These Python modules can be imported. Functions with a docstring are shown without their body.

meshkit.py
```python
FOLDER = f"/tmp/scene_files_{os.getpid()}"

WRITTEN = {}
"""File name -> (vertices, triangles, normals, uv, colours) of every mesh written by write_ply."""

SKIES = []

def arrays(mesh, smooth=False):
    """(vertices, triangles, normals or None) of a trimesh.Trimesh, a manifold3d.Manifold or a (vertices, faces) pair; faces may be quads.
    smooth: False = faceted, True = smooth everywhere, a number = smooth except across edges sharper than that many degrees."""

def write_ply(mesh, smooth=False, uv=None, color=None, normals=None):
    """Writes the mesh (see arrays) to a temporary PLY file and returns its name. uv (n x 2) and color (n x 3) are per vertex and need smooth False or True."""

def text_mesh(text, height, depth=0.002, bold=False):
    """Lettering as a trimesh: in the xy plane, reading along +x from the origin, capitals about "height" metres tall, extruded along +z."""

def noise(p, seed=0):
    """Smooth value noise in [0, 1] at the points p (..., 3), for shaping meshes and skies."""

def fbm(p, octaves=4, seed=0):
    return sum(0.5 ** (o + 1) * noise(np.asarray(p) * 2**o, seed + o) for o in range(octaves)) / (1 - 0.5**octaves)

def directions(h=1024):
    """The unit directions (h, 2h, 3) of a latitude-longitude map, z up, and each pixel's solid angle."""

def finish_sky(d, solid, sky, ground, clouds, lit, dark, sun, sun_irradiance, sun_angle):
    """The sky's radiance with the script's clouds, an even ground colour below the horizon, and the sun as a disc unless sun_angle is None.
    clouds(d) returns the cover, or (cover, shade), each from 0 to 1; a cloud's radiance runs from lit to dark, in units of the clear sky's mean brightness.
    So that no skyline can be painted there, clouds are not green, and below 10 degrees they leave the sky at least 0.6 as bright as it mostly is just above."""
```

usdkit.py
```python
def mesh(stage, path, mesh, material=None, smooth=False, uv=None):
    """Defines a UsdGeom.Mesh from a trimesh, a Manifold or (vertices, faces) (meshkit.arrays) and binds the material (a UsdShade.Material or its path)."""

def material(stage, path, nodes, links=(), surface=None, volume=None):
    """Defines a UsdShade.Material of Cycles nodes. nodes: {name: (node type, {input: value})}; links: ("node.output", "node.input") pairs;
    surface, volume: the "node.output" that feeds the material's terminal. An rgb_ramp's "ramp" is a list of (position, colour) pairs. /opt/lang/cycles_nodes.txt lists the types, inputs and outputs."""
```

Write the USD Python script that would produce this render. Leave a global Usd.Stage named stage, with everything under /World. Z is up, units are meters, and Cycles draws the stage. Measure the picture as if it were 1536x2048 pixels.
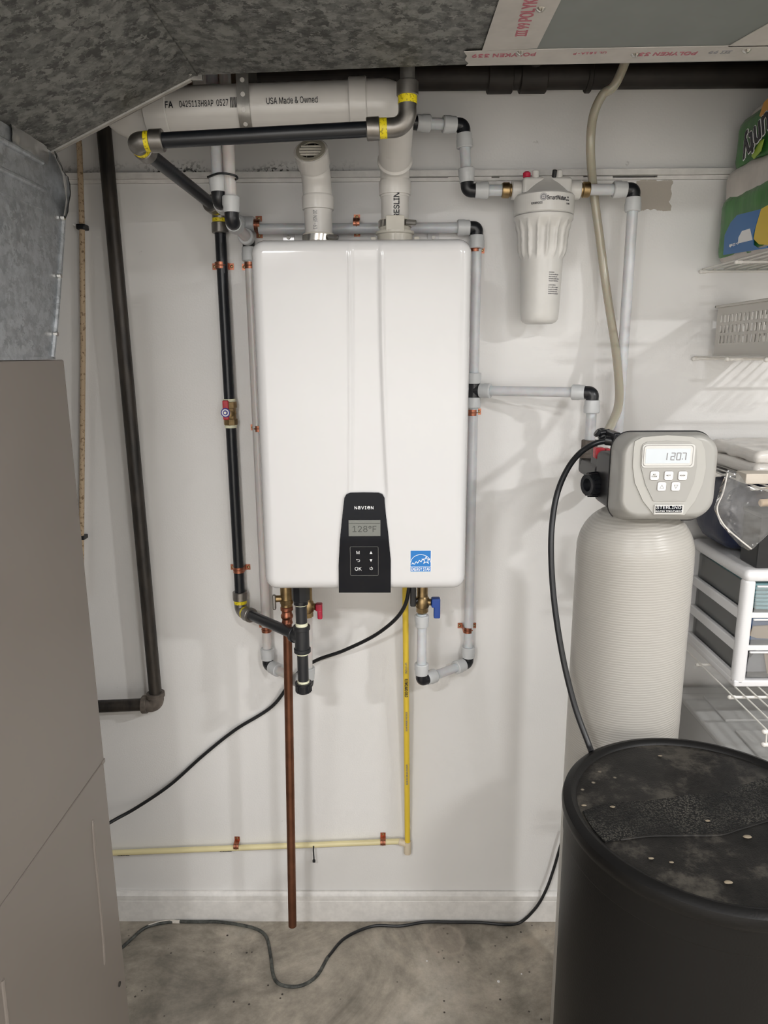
import math, random
import numpy as np, trimesh, shapely, manifold3d
from shapely.geometry import Polygon, Point, LineString, box as sbox
from pxr import Usd, UsdGeom, UsdLux, Gf, Sdf
import usdkit, meshkit

random.seed(7); rng = np.random.default_rng(7)
stage = Usd.Stage.CreateInMemory()
UsdGeom.Xform.Define(stage, '/World'); UsdGeom.Scope.Define(stage, '/World/Looks')

# ------------------------------------------------------------------ camera
FPX, PITCH, ROLL, YAW, DIST, EYE = 1420.0, math.radians(12.5), math.radians(.31), math.radians(.5), 1.82, 1.654
FW = np.array([-math.sin(YAW)*math.cos(PITCH), math.cos(YAW)*math.cos(PITCH), -math.sin(PITCH)])
_r = np.cross(FW, [0, 0, 1.]); _r /= np.linalg.norm(_r); _u = np.cross(_r, FW)
RT = _r*math.cos(ROLL) - _u*math.sin(ROLL); UP = _u*math.cos(ROLL) + _r*math.sin(ROLL)
CAM = np.array([0, -DIST, EYE])
cam = UsdGeom.Camera.Define(stage, '/World/Camera')
cam.CreateHorizontalApertureAttr(36.0); cam.CreateVerticalApertureAttr(48.0)
cam.CreateFocalLengthAttr(36.0*FPX/1536); cam.CreateClippingRangeAttr(Gf.Vec2f(.02, 100))
M = np.eye(4); M[0, :3], M[1, :3], M[2, :3], M[3, :3] = RT, UP, -FW, CAM
cam.AddTransformOp().Set(Gf.Matrix4d(*M.ravel().tolist()))
EXPOSURE = -.56
cam.CreateExposureAttr(EXPOSURE)

# ------------------------------------------------------------------ lights
def rect(name, loc, w, h, power, col=(1, .99, .98), tilt=0):
    l = UsdLux.RectLight.Define(stage, '/World/' + name)          # points down (-z); tilt turns it towards -y
    l.CreateWidthAttr(w); l.CreateHeightAttr(h); l.CreateIntensityAttr(power); l.CreateColorAttr(Gf.Vec3f(*col))
    l.AddTranslateOp().Set(Gf.Vec3d(*loc)); l.AddRotateXOp().Set(float(-tilt)); return l
rect('room_lamp', (.70, -2.35, 2.27), .22, .12, 440)
rect('room_lamp_001', (1.55, -1.75, 2.27), .12, .08, 1500)
rect('room_lamp_002', (-.20, -3.3, 2.20), 1.2, .4, 190, tilt=70)      # washes the far end of the room
rect('room_lamp_003', (.15, -1.36, 2.285), .5, .08, 26)
rect('room_lamp_004', (-.60, -2.45, 2.27), .22, .12, 520)
dome = UsdLux.DomeLight.Define(stage, '/World/daylight'); dome.CreateIntensityAttr(.02); dome.CreateColorAttr(Gf.Vec3f(.9, .95, 1))

# ------------------------------------------------------------------ pixels of the photograph to points of the room
def _ray(px, py): return FW + RT*(px-768)/FPX + UP*(1024-py)/FPX
def P(px, py, y=0.0):
    d = _ray(px, py); return CAM + d*((y+DIST)/d[1])
def PZ(px, py, z):
    d = _ray(px, py); return CAM + d*((z-EYE)/d[2])
def PX(px, py, x):
    d = _ray(px, py); return CAM + d*(x/d[0])
V = lambda *a: np.array(a, float)
def unit(v): v = np.asarray(v, float); return v/np.linalg.norm(v)

# ------------------------------------------------------------------ scene graph
MATS = {}
def free(parent, name):
    p, n = f'{parent}/{name}', 0
    while stage.GetPrimAtPath(p): n += 1; p = f'{parent}/{name}_{n:03d}'
    return p
class Thing:
    def __init__(s, path, loc): s.path, s.loc = path, np.asarray(loc, float)
    def prim(s): return stage.GetPrimAtPath(s.path)
def tag(prim, label=None, cat=None, group=None, kind=None):
    if isinstance(prim, Thing): prim = prim.prim()
    for k, v in (('label', label), ('category', cat), ('group', group), ('kind', kind)):
        if v: prim.SetCustomDataByKey(k, v)
    return prim
def thing(name, label, cat, loc=(0, 0, 0), group=None, kind=None, roty=0.0):
    x = UsdGeom.Xform.Define(stage, free('/World', name))
    x.AddTranslateOp().Set(Gf.Vec3d(*map(float, loc))); x.AddRotateYOp().Set(float(roty))
    tag(x.GetPrim(), label, cat, group, kind)
    return Thing(str(x.GetPath()), loc)
def tri(m):
    if isinstance(m, (list,)): m = trimesh.util.concatenate([tri(a) for a in m])
    if hasattr(m, 'to_mesh'):
        q = m.to_mesh(); m = trimesh.Trimesh(q.vert_properties[:, :3], q.tri_verts, process=False)
    elif isinstance(m, tuple):
        v, f, _ = meshkit.arrays(m); m = trimesh.Trimesh(v, f, process=False)
    return m
def obj(name, mesh, m, parent=None, smooth=35, label=None, cat=None, group=None, kind=None, local=False):
    """one Mesh prim; world coordinates unless local (then in the parent's own)"""
    mesh = tri(mesh).copy(); root = '/World'; off = np.zeros(3)
    if parent is not None:
        root = parent.path; off = np.zeros(3) if local else parent.loc
    mesh.apply_translation(-off)
    p = usdkit.mesh(stage, free(root, name), mesh, MATS[m], smooth=smooth)
    tag(p.GetPrim(), label, cat, group, kind)
    return Thing(str(p.GetPath()), off if parent is not None else np.zeros(3))
def copy(src, loc, roty=0.0, label=None):
    base = src.path.split('/')[-1]
    while base[-4:-3] == '_' and base[-3:].isdigit(): base = base[:-4]
    x = UsdGeom.Xform.Define(stage, free('/World', base))
    x.AddTranslateOp().Set(Gf.Vec3d(*map(float, loc))); x.AddRotateYOp().Set(float(roty))
    x.GetPrim().GetReferences().AddInternalReference(src.path); x.GetPrim().SetInstanceable(True)
    was = src.prim().GetCustomData()
    tag(x.GetPrim(), label or was.get('label'), was.get('category'), was.get('group'))
    return Thing(str(x.GetPath()), loc)

# ------------------------------------------------------------------ shapes
def frame(o, x, y, z):
    T = np.eye(4); T[:3, 0], T[:3, 1], T[:3, 2], T[:3, 3] = x, y, z, o; return T
def bx(x0, x1, y0, y1, z0, z1):
    m = trimesh.creation.box([x1-x0, y1-y0, z1-z0]); m.apply_translation([(x0+x1)/2, (y0+y1)/2, (z0+z1)/2]); return m
def rbx(x0, x1, y0, y1, z0, z1, r=.004, seg=12):
    r = min(r, (x1-x0)/2.01, (y1-y0)/2.01, (z1-z0)/2.01)
    s = manifold3d.Manifold.sphere(r, seg)
    return tri(manifold3d.Manifold.batch_hull([s.translate([x, y, z]) for x in (x0+r, x1-r) for y in (y0+r, y1-r) for z in (z0+r, z1-r)]))
def fillet(pts, r, n=7):
    pts = [np.asarray(p, float) for p in pts]; out = [pts[0]]
    for a, b, c in zip(pts, pts[1:], pts[2:]):
        u, w = unit(a-b), unit(c-b); cosang = np.clip(u@w, -1, 1)
        ang = math.acos(cosang)
        if ang > math.radians(176): out.append(b); continue
        t = min(r/math.tan(ang/2), .49*np.linalg.norm(a-b), .49*np.linalg.norm(c-b)); rr = t*math.tan(ang/2)
        ctr = b + unit(u+w)*rr/math.sin(ang/2); s, e = b+u*t-ctr, b+w*t-ctr; th = math.pi-ang
        for k in range(n+1):
            f = k/n; out.append(ctr + (math.sin((1-f)*th)*s + math.sin(f*th)*e)/math.sin(th))
    out.append(pts[-1]); return np.array(out)
def spline(pts, n=8):
    p = np.asarray(pts, float); p = np.vstack([2*p[0]-p[1], p, 2*p[-1]-p[-2]]); out = []
    for i in range(1, len(p)-2):
        for t in np.linspace(0, 1, n, endpoint=False):
            a, b, c, d = p[i-1], p[i], p[i+1], p[i+2]
            out.append(.5*((2*b)+(c-a)*t+(2*a-5*b+4*c-d)*t*t+(3*b-a-3*c+d)*t**3))
    out.append(p[-2]); return np.array(out)
def tube(pts, r, n=20, caps=True, bore=0.0):
    p = np.asarray(pts, float); keep = np.r_[True, np.linalg.norm(np.diff(p, axis=0), axis=1) > 1e-7]; p = p[keep]
    k = len(p); rs = np.broadcast_to(r, (k,)) if np.ndim(r) == 0 else np.asarray(r)[keep]
    d = np.diff(p, axis=0); d /= np.linalg.norm(d, axis=1, keepdims=True)
    t = np.vstack([d[:1], d[:-1]+d[1:], d[-1:]]); t /= np.linalg.norm(t, axis=1, keepdims=True)
    a = np.cross(t[0], V(.31, .2, .93) if abs(t[0][2]) < .9 else V(1, .2, 0)); a /= np.linalg.norm(a); v = []
    th = np.arange(n)*2*math.pi/n
    for i in range(k):
        a = a - t[i]*(a@t[i]); a /= np.linalg.norm(a); b = np.cross(t[i], a)
        v.append(p[i] + rs[i]*(np.cos(th)[:, None]*a + np.sin(th)[:, None]*b))
    v = np.vstack(v); f = []
    for i in range(k-1):
        for j in range(n):
            q = [i*n+j, i*n+(j+1) % n, (i+1)*n+(j+1) % n, (i+1)*n+j]; f += [[q[0], q[1], q[2]], [q[0], q[2], q[3]]]
    if caps:
        v = np.vstack([v, p[:1], p[-1:]]); c0, c1 = len(v)-2, len(v)-1
        for j in range(n): f += [[c0, (j+1) % n, j], [c1, (k-1)*n+j, (k-1)*n+(j+1) % n]]
    return trimesh.Trimesh(v, f, process=False)
def lathe(prof, o=(0, 0, 0), axis=(0, 0, 1), n=40):
    """prof: (radius, height along axis) pairs"""
    ax = unit(axis); a = unit(np.cross(ax, V(0, 1, 0) if abs(ax[1]) < .9 else V(1, 0, 0))); b = np.cross(ax, a)
    th = np.arange(n)*2*math.pi/n; v = []; f = []
    for r, h in prof: v.append(np.asarray(o, float) + ax*h + max(r, 1e-6)*(np.cos(th)[:, None]*a + np.sin(th)[:, None]*b))
    for i in range(len(prof)-1):
        for j in range(n):
            q = [i*n+j, i*n+(j+1) % n, (i+1)*n+(j+1) % n, (i+1)*n+j]; f += [[q[0], q[1], q[2]], [q[0], q[2], q[3]]]
    m = trimesh.Trimesh(np.vstack(v), f, process=True); m.fix_normals(); return m
def cyl(a, b, r, n=24, ch=0.0):
    a, b = np.asarray(a, float), np.asarray(b, float); L = np.linalg.norm(b-a); ch = min(ch, L/3, r/2)
    pr = [(0, 0), (r-ch, 0), (r, ch), (r, L-ch), (r-ch, L), (0, L)] if ch else [(0, 0), (r, 0), (r, L), (0, L)]
    return lathe(pr, a, b-a, n)
def rrect(w, h, r, n=6):
    pts = []
    for cx, cz, s in ((w/2-r, h/2-r, 0), (-w/2+r, h/2-r, 1), (-w/2+r, -h/2+r, 2), (w/2-r, -h/2+r, 3)):
        for k in range(n+1):
            t = (s + k/n)*math.pi/2; pts.append((cx+r*math.cos(t), cz+r*math.sin(t)))
    return np.array(pts)
def loft(rings):
    n = len(rings[0]); v = np.vstack(rings); f = []
    for i in range(len(rings)-1):
        for j in range(n):
            q = [i*n+j, i*n+(j+1) % n, (i+1)*n+(j+1) % n, (i+1)*n+j]; f += [[q[0], q[1], q[2]], [q[0], q[2], q[3]]]
    v = np.vstack([v, rings[0].mean(0)[None], rings[-1].mean(0)[None]]); a, b = len(v)-2, len(v)-1
    for j in range(n): f += [[a, (j+1) % n, j], [b, (len(rings)-1)*n+j, (len(rings)-1)*n+(j+1) % n]]
    m = trimesh.Trimesh(v, f, process=False); m.fix_normals(); return m
def flat(poly, o, a, b, depth):
    """extrude a shapely polygon (in the a,b plane at o) by depth along a x b"""
    gs = getattr(poly, 'geoms', [poly])
    m = trimesh.util.concatenate([trimesh.creation.extrude_polygon(g, depth, engine='earcut') for g in gs if g.area > 0])
    a, b = unit(a), unit(b); m.apply_transform(frame(o, a, b, np.cross(a, b))); return m
def text(s, h, o, a, b, depth=.0006, bold=False, center=False, squeeze=1.0):
    m = meshkit.text_mesh(s, h, depth, bold)
    m.apply_scale([squeeze, 1, 1])
    if center: m.apply_translation([-m.bounds[:, 0].mean(), 0, 0])
    a, b = unit(a), unit(b); m.apply_transform(frame(o, a, b, np.cross(a, b))); return m
def text_round(s, h, o, a, b, r, bold=False, squeeze=1.0):
    """lettering wrapped on a cylinder of radius r: o on the axis, a along the axis, b the letters' up side"""
    m = meshkit.text_mesh(s, h, .0006, bold); m.apply_scale([squeeze, 1, 1])
    a, b = unit(a), unit(b); c = np.cross(a, b); v = m.vertices
    t = (v[:, 1]-h/2)/r; rad = r+.0007+v[:, 2]
    m.vertices = np.asarray(o) + v[:, :1]*a + (rad*np.cos(t))[:, None]*c + (rad*np.sin(t))[:, None]*b
    return m

# ------------------------------------------------------------------ materials
def mat(name, col, rough=.5, metal=0.0, var=0.0, vscale=8.0, bump=0.0, bscale=60.0, col2=None, spread=(.35, .65), stretch=(1, 1, 1), **kw):
    nodes = {'p': ('principled_bsdf', dict(base_color=col, roughness=rough, metallic=metal, **kw))}; links = []
    if var or bump or col2 is not None:
        nodes['g'] = ('geometry', {}); nodes['mp'] = ('mapping', dict(scale=stretch)); links.append(('g.position', 'mp.vector'))
    if var or col2 is not None:
        c2 = col2 if col2 is not None else tuple(c*(1-var) for c in col)
        nodes['n'] = ('noise_texture', dict(scale=vscale, detail=5, roughness=.6))
        nodes['r'] = ('rgb_ramp', dict(ramp=[(spread[0], c2), (spread[1], col)]))
        links += [('mp.vector', 'n.vector'), ('n.fac', 'r.fac'), ('r.color', 'p.base_color')]
    if bump:
        nodes['nb'] = ('noise_texture', dict(scale=bscale, detail=4)); nodes['b'] = ('bump', dict(strength=bump, distance=.002))
        links += [('mp.vector', 'nb.vector'), ('nb.fac', 'b.height'), ('b.normal', 'p.normal')]
    MATS[name] = usdkit.material(stage, '/World/Looks/' + name, nodes, links, surface='p.BSDF')
mat('white_enamel', (.66, .66, .666), .13, specular_ior_level=.42)
mat('trim_paint', (.78, .765, .74), .4, var=.12, vscale=40)
mat('panel_black', (.003, .0042, .008), .06, specular_ior_level=.16)
mat('lcd_grey', (.17, .18, .165), .25)
mat('lcd_dark', (.05, .055, .05), .4)
mat('print_white', (.85, .85, .85), .5)
mat('print_black', (.02, .02, .025), .5)
mat('print_grey', (.25, .25, .26), .5)
mat('print_red', (.36, .10, .13), .5)
mat('label_blue', (.004, .17, .52), .4)
mat('pvc_white', (.66, .64, .61), .28, var=.05, vscale=12)
mat('pvc_cream', (.60, .57, .50), .32)
mat('screen_tan', (.36, .34, .28), .5)
mat('dark_inside', (.035, .033, .03), .7)
mat('pex', (.60, .625, .65), .25, subsurface_weight=.25, subsurface_scale=.004, var=.08, vscale=30)
mat('pex_red', (.66, .63, .62), .25, subsurface_weight=.25, subsurface_scale=.004)
mat('pex_collar', (.56, .575, .585), .33)
mat('fitting_black', (.012, .013, .016), .32)
mat('copper', (.50, .20, .125), .40, 1.0, var=.45, vscale=45)
mat('copper_pipe', (.25, .108, .062), .45, .85, var=.3, vscale=18)
mat('brass', (.46, .33, .17), .38, 1.0, var=.4, vscale=40)
mat('steel_bright', (.62, .60, .56), .22, 1.0)
mat('steel_elbow', (.30, .285, .265), .38, .9, var=.15, vscale=60)
mat('steel_dull', (.36, .35, .33), .45, .9, var=.2, vscale=40)
mat('black_pipe', (.010, .012, .016), .33)
mat('iron_nipple', (.022, .023, .026), .4)
mat('old_iron', (.055, .046, .038), .45, .3, col2=(.016, .015, .014), vscale=38, bump=.3, stretch=(1, 1, .25))
mat('old_fitting', (.17, .145, .125), .6, .3, var=.4, vscale=40, bump=.3)
mat('cast_iron', (.020, .015, .012), .6, var=.5, vscale=20, bump=.4)
mat('tape_white', (.83, .83, .62), .6)
mat('sticker_yellow', (.80, .66, .015), .4, col2=(.35, .28, .01), vscale=220, spread=(.38, .46))
mat('handle_red', (.46, .015, .05), .35)
mat('handle_redder', (.50, .03, .045), .4)
mat('handle_blue', (.012, .06, .30), .35)
mat('disc_purple', (.06, .05, .32), .4)
mat('cpvc_cream', (.74, .66, .38), .35)
mat('cpvc_yellow', (.78, .56, .05), .38)
mat('cpvc_tan', (.66, .57, .43), .4)
mat('cord_black', (.010, .011, .013), .4)
mat('cord_grey', (.10, .105, .095), .5, col2=(.025, .028, .026), vscale=60)
mat('cord_white', (.70, .66, .60), .5)
mat('tan_sleeve', (.50, .38, .25), .6, col2=(.20, .13, .07), vscale=150, spread=(.36, .46))
mat('filter_white', (.66, .65, .625), .3, var=.06, vscale=14)
mat('filter_grey', (.30, .29, .28), .4)
mat('hose_clear', (.41, .39, .31), .2, subsurface_weight=.2, subsurface_scale=.004)
mat('head_grey', (.36, .355, .335), .36)
mat('head_face', (.42, .415, .39), .36)
mat('head_black', (.012, .012, .013), .4)
mat('button_white', (.80, .79, .76), .35)
mat('bezel_silver', (.62, .62, .60), .3, .2)
mat('brine_black', (.0045, .0043, .0042), .45, bump=.10, bscale=300, specular_ior_level=.24)
mat('furnace_paint', (.205, .180, .160), .38, var=.05, vscale=3)
mat('foil', (.60, .60, .60), .28, .95, bump=.9, bscale=34)
mat('tape_paper', (.47, .445, .415), .5, var=.15, vscale=20)
mat('duct_grey', (.20, .215, .205), .5, .25, var=.15, vscale=5)
mat('rafter_wood', (.10, .065, .042), .8, var=.4, vscale=12)
mat('room_paint', (.74, .73, .71), .7)
mat('shelf_white', (.72, .70, .66), .35)
mat('basket_white', (.60, .58, .54), .45)
mat('pack_green', (.045, .22, .035), .3, col2=(.02, .13, .02), vscale=9, stretch=(3, 3, .6), bump=.7, bscale=12)
mat('pack_film', (.58, .54, .50), .25, var=.18, vscale=14, bump=.9, bscale=16)
mat('pack_blue', (.02, .15, .42), .35)
mat('pack_yellow', (.72, .50, .02), .35)
mat('pack_orange', (.60, .28, .03), .35)
mat('pack_lime', (.32, .48, .04), .35)
mat('wrap_white', (.74, .71, .67), .18, var=.16, vscale=7, bump=.8, bscale=14, stretch=(1, 1, 5))
mat('board_white', (.63, .57, .49), .5, var=.1, vscale=20)
mat('crumb_tan', (.20, .165, .115), .6)
mat('navy_cloth', (.008, .014, .045), .38, bump=1.0, bscale=14)
mat('box_black', (.010, .011, .013), .35)
mat('drawer_white', (.74, .74, .75), .35)
mat('teal_paper', (.28, .50, .54), .5)
mat('blue_paper', (.06, .16, .38), .5)
mat('tan_paper', (.52, .40, .28), .6)
mat('grey_paper', (.36, .36, .38), .6)
def clear(name, tint, milky, rough=.15, base=.55):
    MATS[name] = usdkit.material(stage, '/World/Looks/' + name, {
        't': ('transparent_bsdf', dict(color=tint)), 'd': ('principled_bsdf', dict(base_color=(base, base, base*.98), roughness=rough)),
        'm': ('mix_closure', dict(fac=milky)), 's': ('glossy_bsdf', dict(color=(1, 1, 1), roughness=rough)), 'f': ('fresnel', dict(IOR=1.4)),
        'x': ('mix_closure', {})},
        [('t.BSDF', 'm.closure1'), ('d.BSDF', 'm.closure2'), ('m.closure', 'x.closure1'), ('s.BSDF', 'x.closure2'), ('f.fac', 'x.fac')], surface='x.closure')
clear('drawer_clear', (.93, .94, .95), .16)
clear('side_smoke', (.62, .63, .64), .30)
clear('bin_clear', (.93, .93, .92), .50, base=.78)
clear('bag_clear', (.95, .95, .95), .10, rough=.06)
def lcd_lit():
    MATS['lcd_lit'] = usdkit.material(stage, '/World/Looks/lcd_lit', {'p': ('principled_bsdf', dict(base_color=(.55, .59, .62), roughness=.2, emission_color=(.85, .95, 1), emission_strength=.13))}, [], surface='p.BSDF')
lcd_lit()
def galvanised(name, base, rough, metal, scale, contrast):
    MATS[name] = usdkit.material(stage, '/World/Looks/' + name, {
        'g': ('geometry', {}), 'n': ('noise_texture', dict(scale=scale*1.3, detail=4, roughness=.65)), 'a': ('vector_math', dict(math_type='multiply_add', vector2=(.034, .034, .034))),
        'v': ('voronoi_texture', dict(scale=scale, randomness=1.0)), 'w': ('rgb_to_bw', {}), 'n2': ('noise_texture', dict(scale=scale*.75, detail=5, roughness=.6)),
        'mx': ('mix_float', dict(fac=.55)), 'r': ('rgb_ramp', dict(ramp=[(.34, tuple(c*(1-contrast) for c in base)), (.66, tuple(min(1, c*(1+contrast)) for c in base))])),
        'rr': ('map_range', dict(from_min=0, from_max=1, to_min=rough-.06, to_max=rough+.1)),
        'p': ('principled_bsdf', dict(metallic=metal))},
        [('g.position', 'n.vector'), ('n.color', 'a.vector1'), ('g.position', 'a.vector3'), ('a.vector', 'v.vector'), ('v.color', 'w.color'), ('w.val', 'mx.a'),
         ('g.position', 'n2.vector'), ('n2.fac', 'mx.b'), ('mx.result', 'r.fac'), ('r.color', 'p.base_color'), ('w.val', 'rr.value'), ('rr.result', 'p.roughness')], surface='p.BSDF')
galvanised('galvanised', (.165, .165, .153), .50, .7, 84, .58)
galvanised('galvanised_bright', (.46, .48, .50), .42, .85, 95, .16)

def wall_mat():
    n = {'g': ('geometry', {}), 's': ('separate_xyz', {}),
         'n1': ('noise_texture', dict(scale=2.2, detail=5)), 'r1': ('rgb_ramp', dict(ramp=[(.3, (.74, .735, .725)), (.7, (.785, .778, .765))])),
         # old mould above the ledge
         'mz': ('map_range', dict(from_min=2.085, from_max=2.112, to_min=1, to_max=0, clamp=True)), 'mz2': ('map_range', dict(from_min=2.0775, from_max=2.079, to_min=0, to_max=1, clamp=True)),
         'mx': ('map_range', dict(from_min=-.05, from_max=-.2, to_min=0, to_max=1, clamp=True)),
         'n2': ('noise_texture', dict(scale=7, detail=2)), 'n3': ('noise_texture', dict(scale=150, detail=3)),
         'm1': ('math', dict(math_type='multiply')), 'm2': ('math', dict(math_type='multiply')), 'c2': ('map_range', dict(from_min=.50, from_max=.60, to_min=0, to_max=1, clamp=True)),
         'm3': ('math', dict(math_type='multiply')), 'c3': ('map_range', dict(from_min=.52, from_max=.58, to_min=0, to_max=1, clamp=True)), 'm4': ('math', dict(math_type='multiply')),
         'x1': ('mix_color', dict(b=(.03, .03, .03))),
         # bare patch beside the filter
         'px1': ('math', dict(math_type='subtract', value2=.628)), 'px2': ('math', dict(math_type='absolute')), 'pz1': ('math', dict(math_type='subtract', value2=2.022)), 'pz2': ('math', dict(math_type='absolute')),
         'n4': ('noise_texture', dict(scale=38, detail=4)), 'pa': ('math', dict(math_type='multiply_add', value2=.035)), 'pb': ('math', dict(math_type='multiply_add', value2=.028)),
         'pl': ('math', dict(math_type='less_than', value2=.060)), 'pm': ('math', dict(math_type='less_than', value2=.047)), 'pq': ('math', dict(math_type='multiply')),
         'x2': ('mix_color', dict(b=(.45, .41, .36))),
         # scattered scuffs
         'n5': ('noise_texture', dict(scale=26, detail=4, roughness=.7)), 'c5': ('map_range', dict(from_min=.70, from_max=.76, to_min=0, to_max=.35, clamp=True)), 'x3': ('mix_color', dict(b=(.28, .26, .25))),
         'n6': ('noise_texture', dict(scale=220, detail=3)), 'b': ('bump', dict(strength=.16, distance=.0015)),
         'p': ('principled_bsdf', dict(roughness=.42))}
    l = [('g.position', 's.vector'), ('g.position', 'n1.vector'), ('n1.fac', 'r1.fac'), ('s.z', 'mz.value'), ('s.z', 'mz2.value'), ('s.x', 'mx.value'), ('g.position', 'n2.vector'), ('g.position', 'n3.vector'),
         ('mz.result', 'm1.value1'), ('mz2.result', 'm1.value2'), ('m1.value', 'm2.value1'), ('mx.result', 'm2.value2'), ('n2.fac', 'c2.value'), ('n3.fac', 'c3.value'),
         ('c2.result', 'm3.value1'), ('c3.result', 'm3.value2'), ('m3.value', 'm4.value1'), ('m2.value', 'm4.value2'), ('m4.value', 'x1.fac'), ('r1.color', 'x1.a'),
         ('s.x', 'px1.value1'), ('px1.value', 'px2.value1'), ('s.z', 'pz1.value1'), ('pz1.value', 'pz2.value1'), ('g.position', 'n4.vector'), ('n4.fac', 'pa.value1'), ('px2.value', 'pa.value3'), ('n4.fac', 'pb.value1'), ('pz2.value', 'pb.value3'),
         ('pa.value', 'pl.value1'), ('pb.value', 'pm.value1'), ('pl.value', 'pq.value1'), ('pm.value', 'pq.value2'), ('pq.value', 'x2.fac'), ('x1.result', 'x2.a'),
         ('g.position', 'n5.vector'), ('n5.fac', 'c5.value'), ('c5.result', 'x3.fac'), ('x2.result', 'x3.a'), ('x3.result', 'p.base_color'), ('g.position', 'n6.vector'), ('n6.fac', 'b.height'), ('b.normal', 'p.normal')]
    MATS['wall_paint'] = usdkit.material(stage, '/World/Looks/wall_paint', n, l, surface='p.BSDF')
wall_mat()
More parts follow.
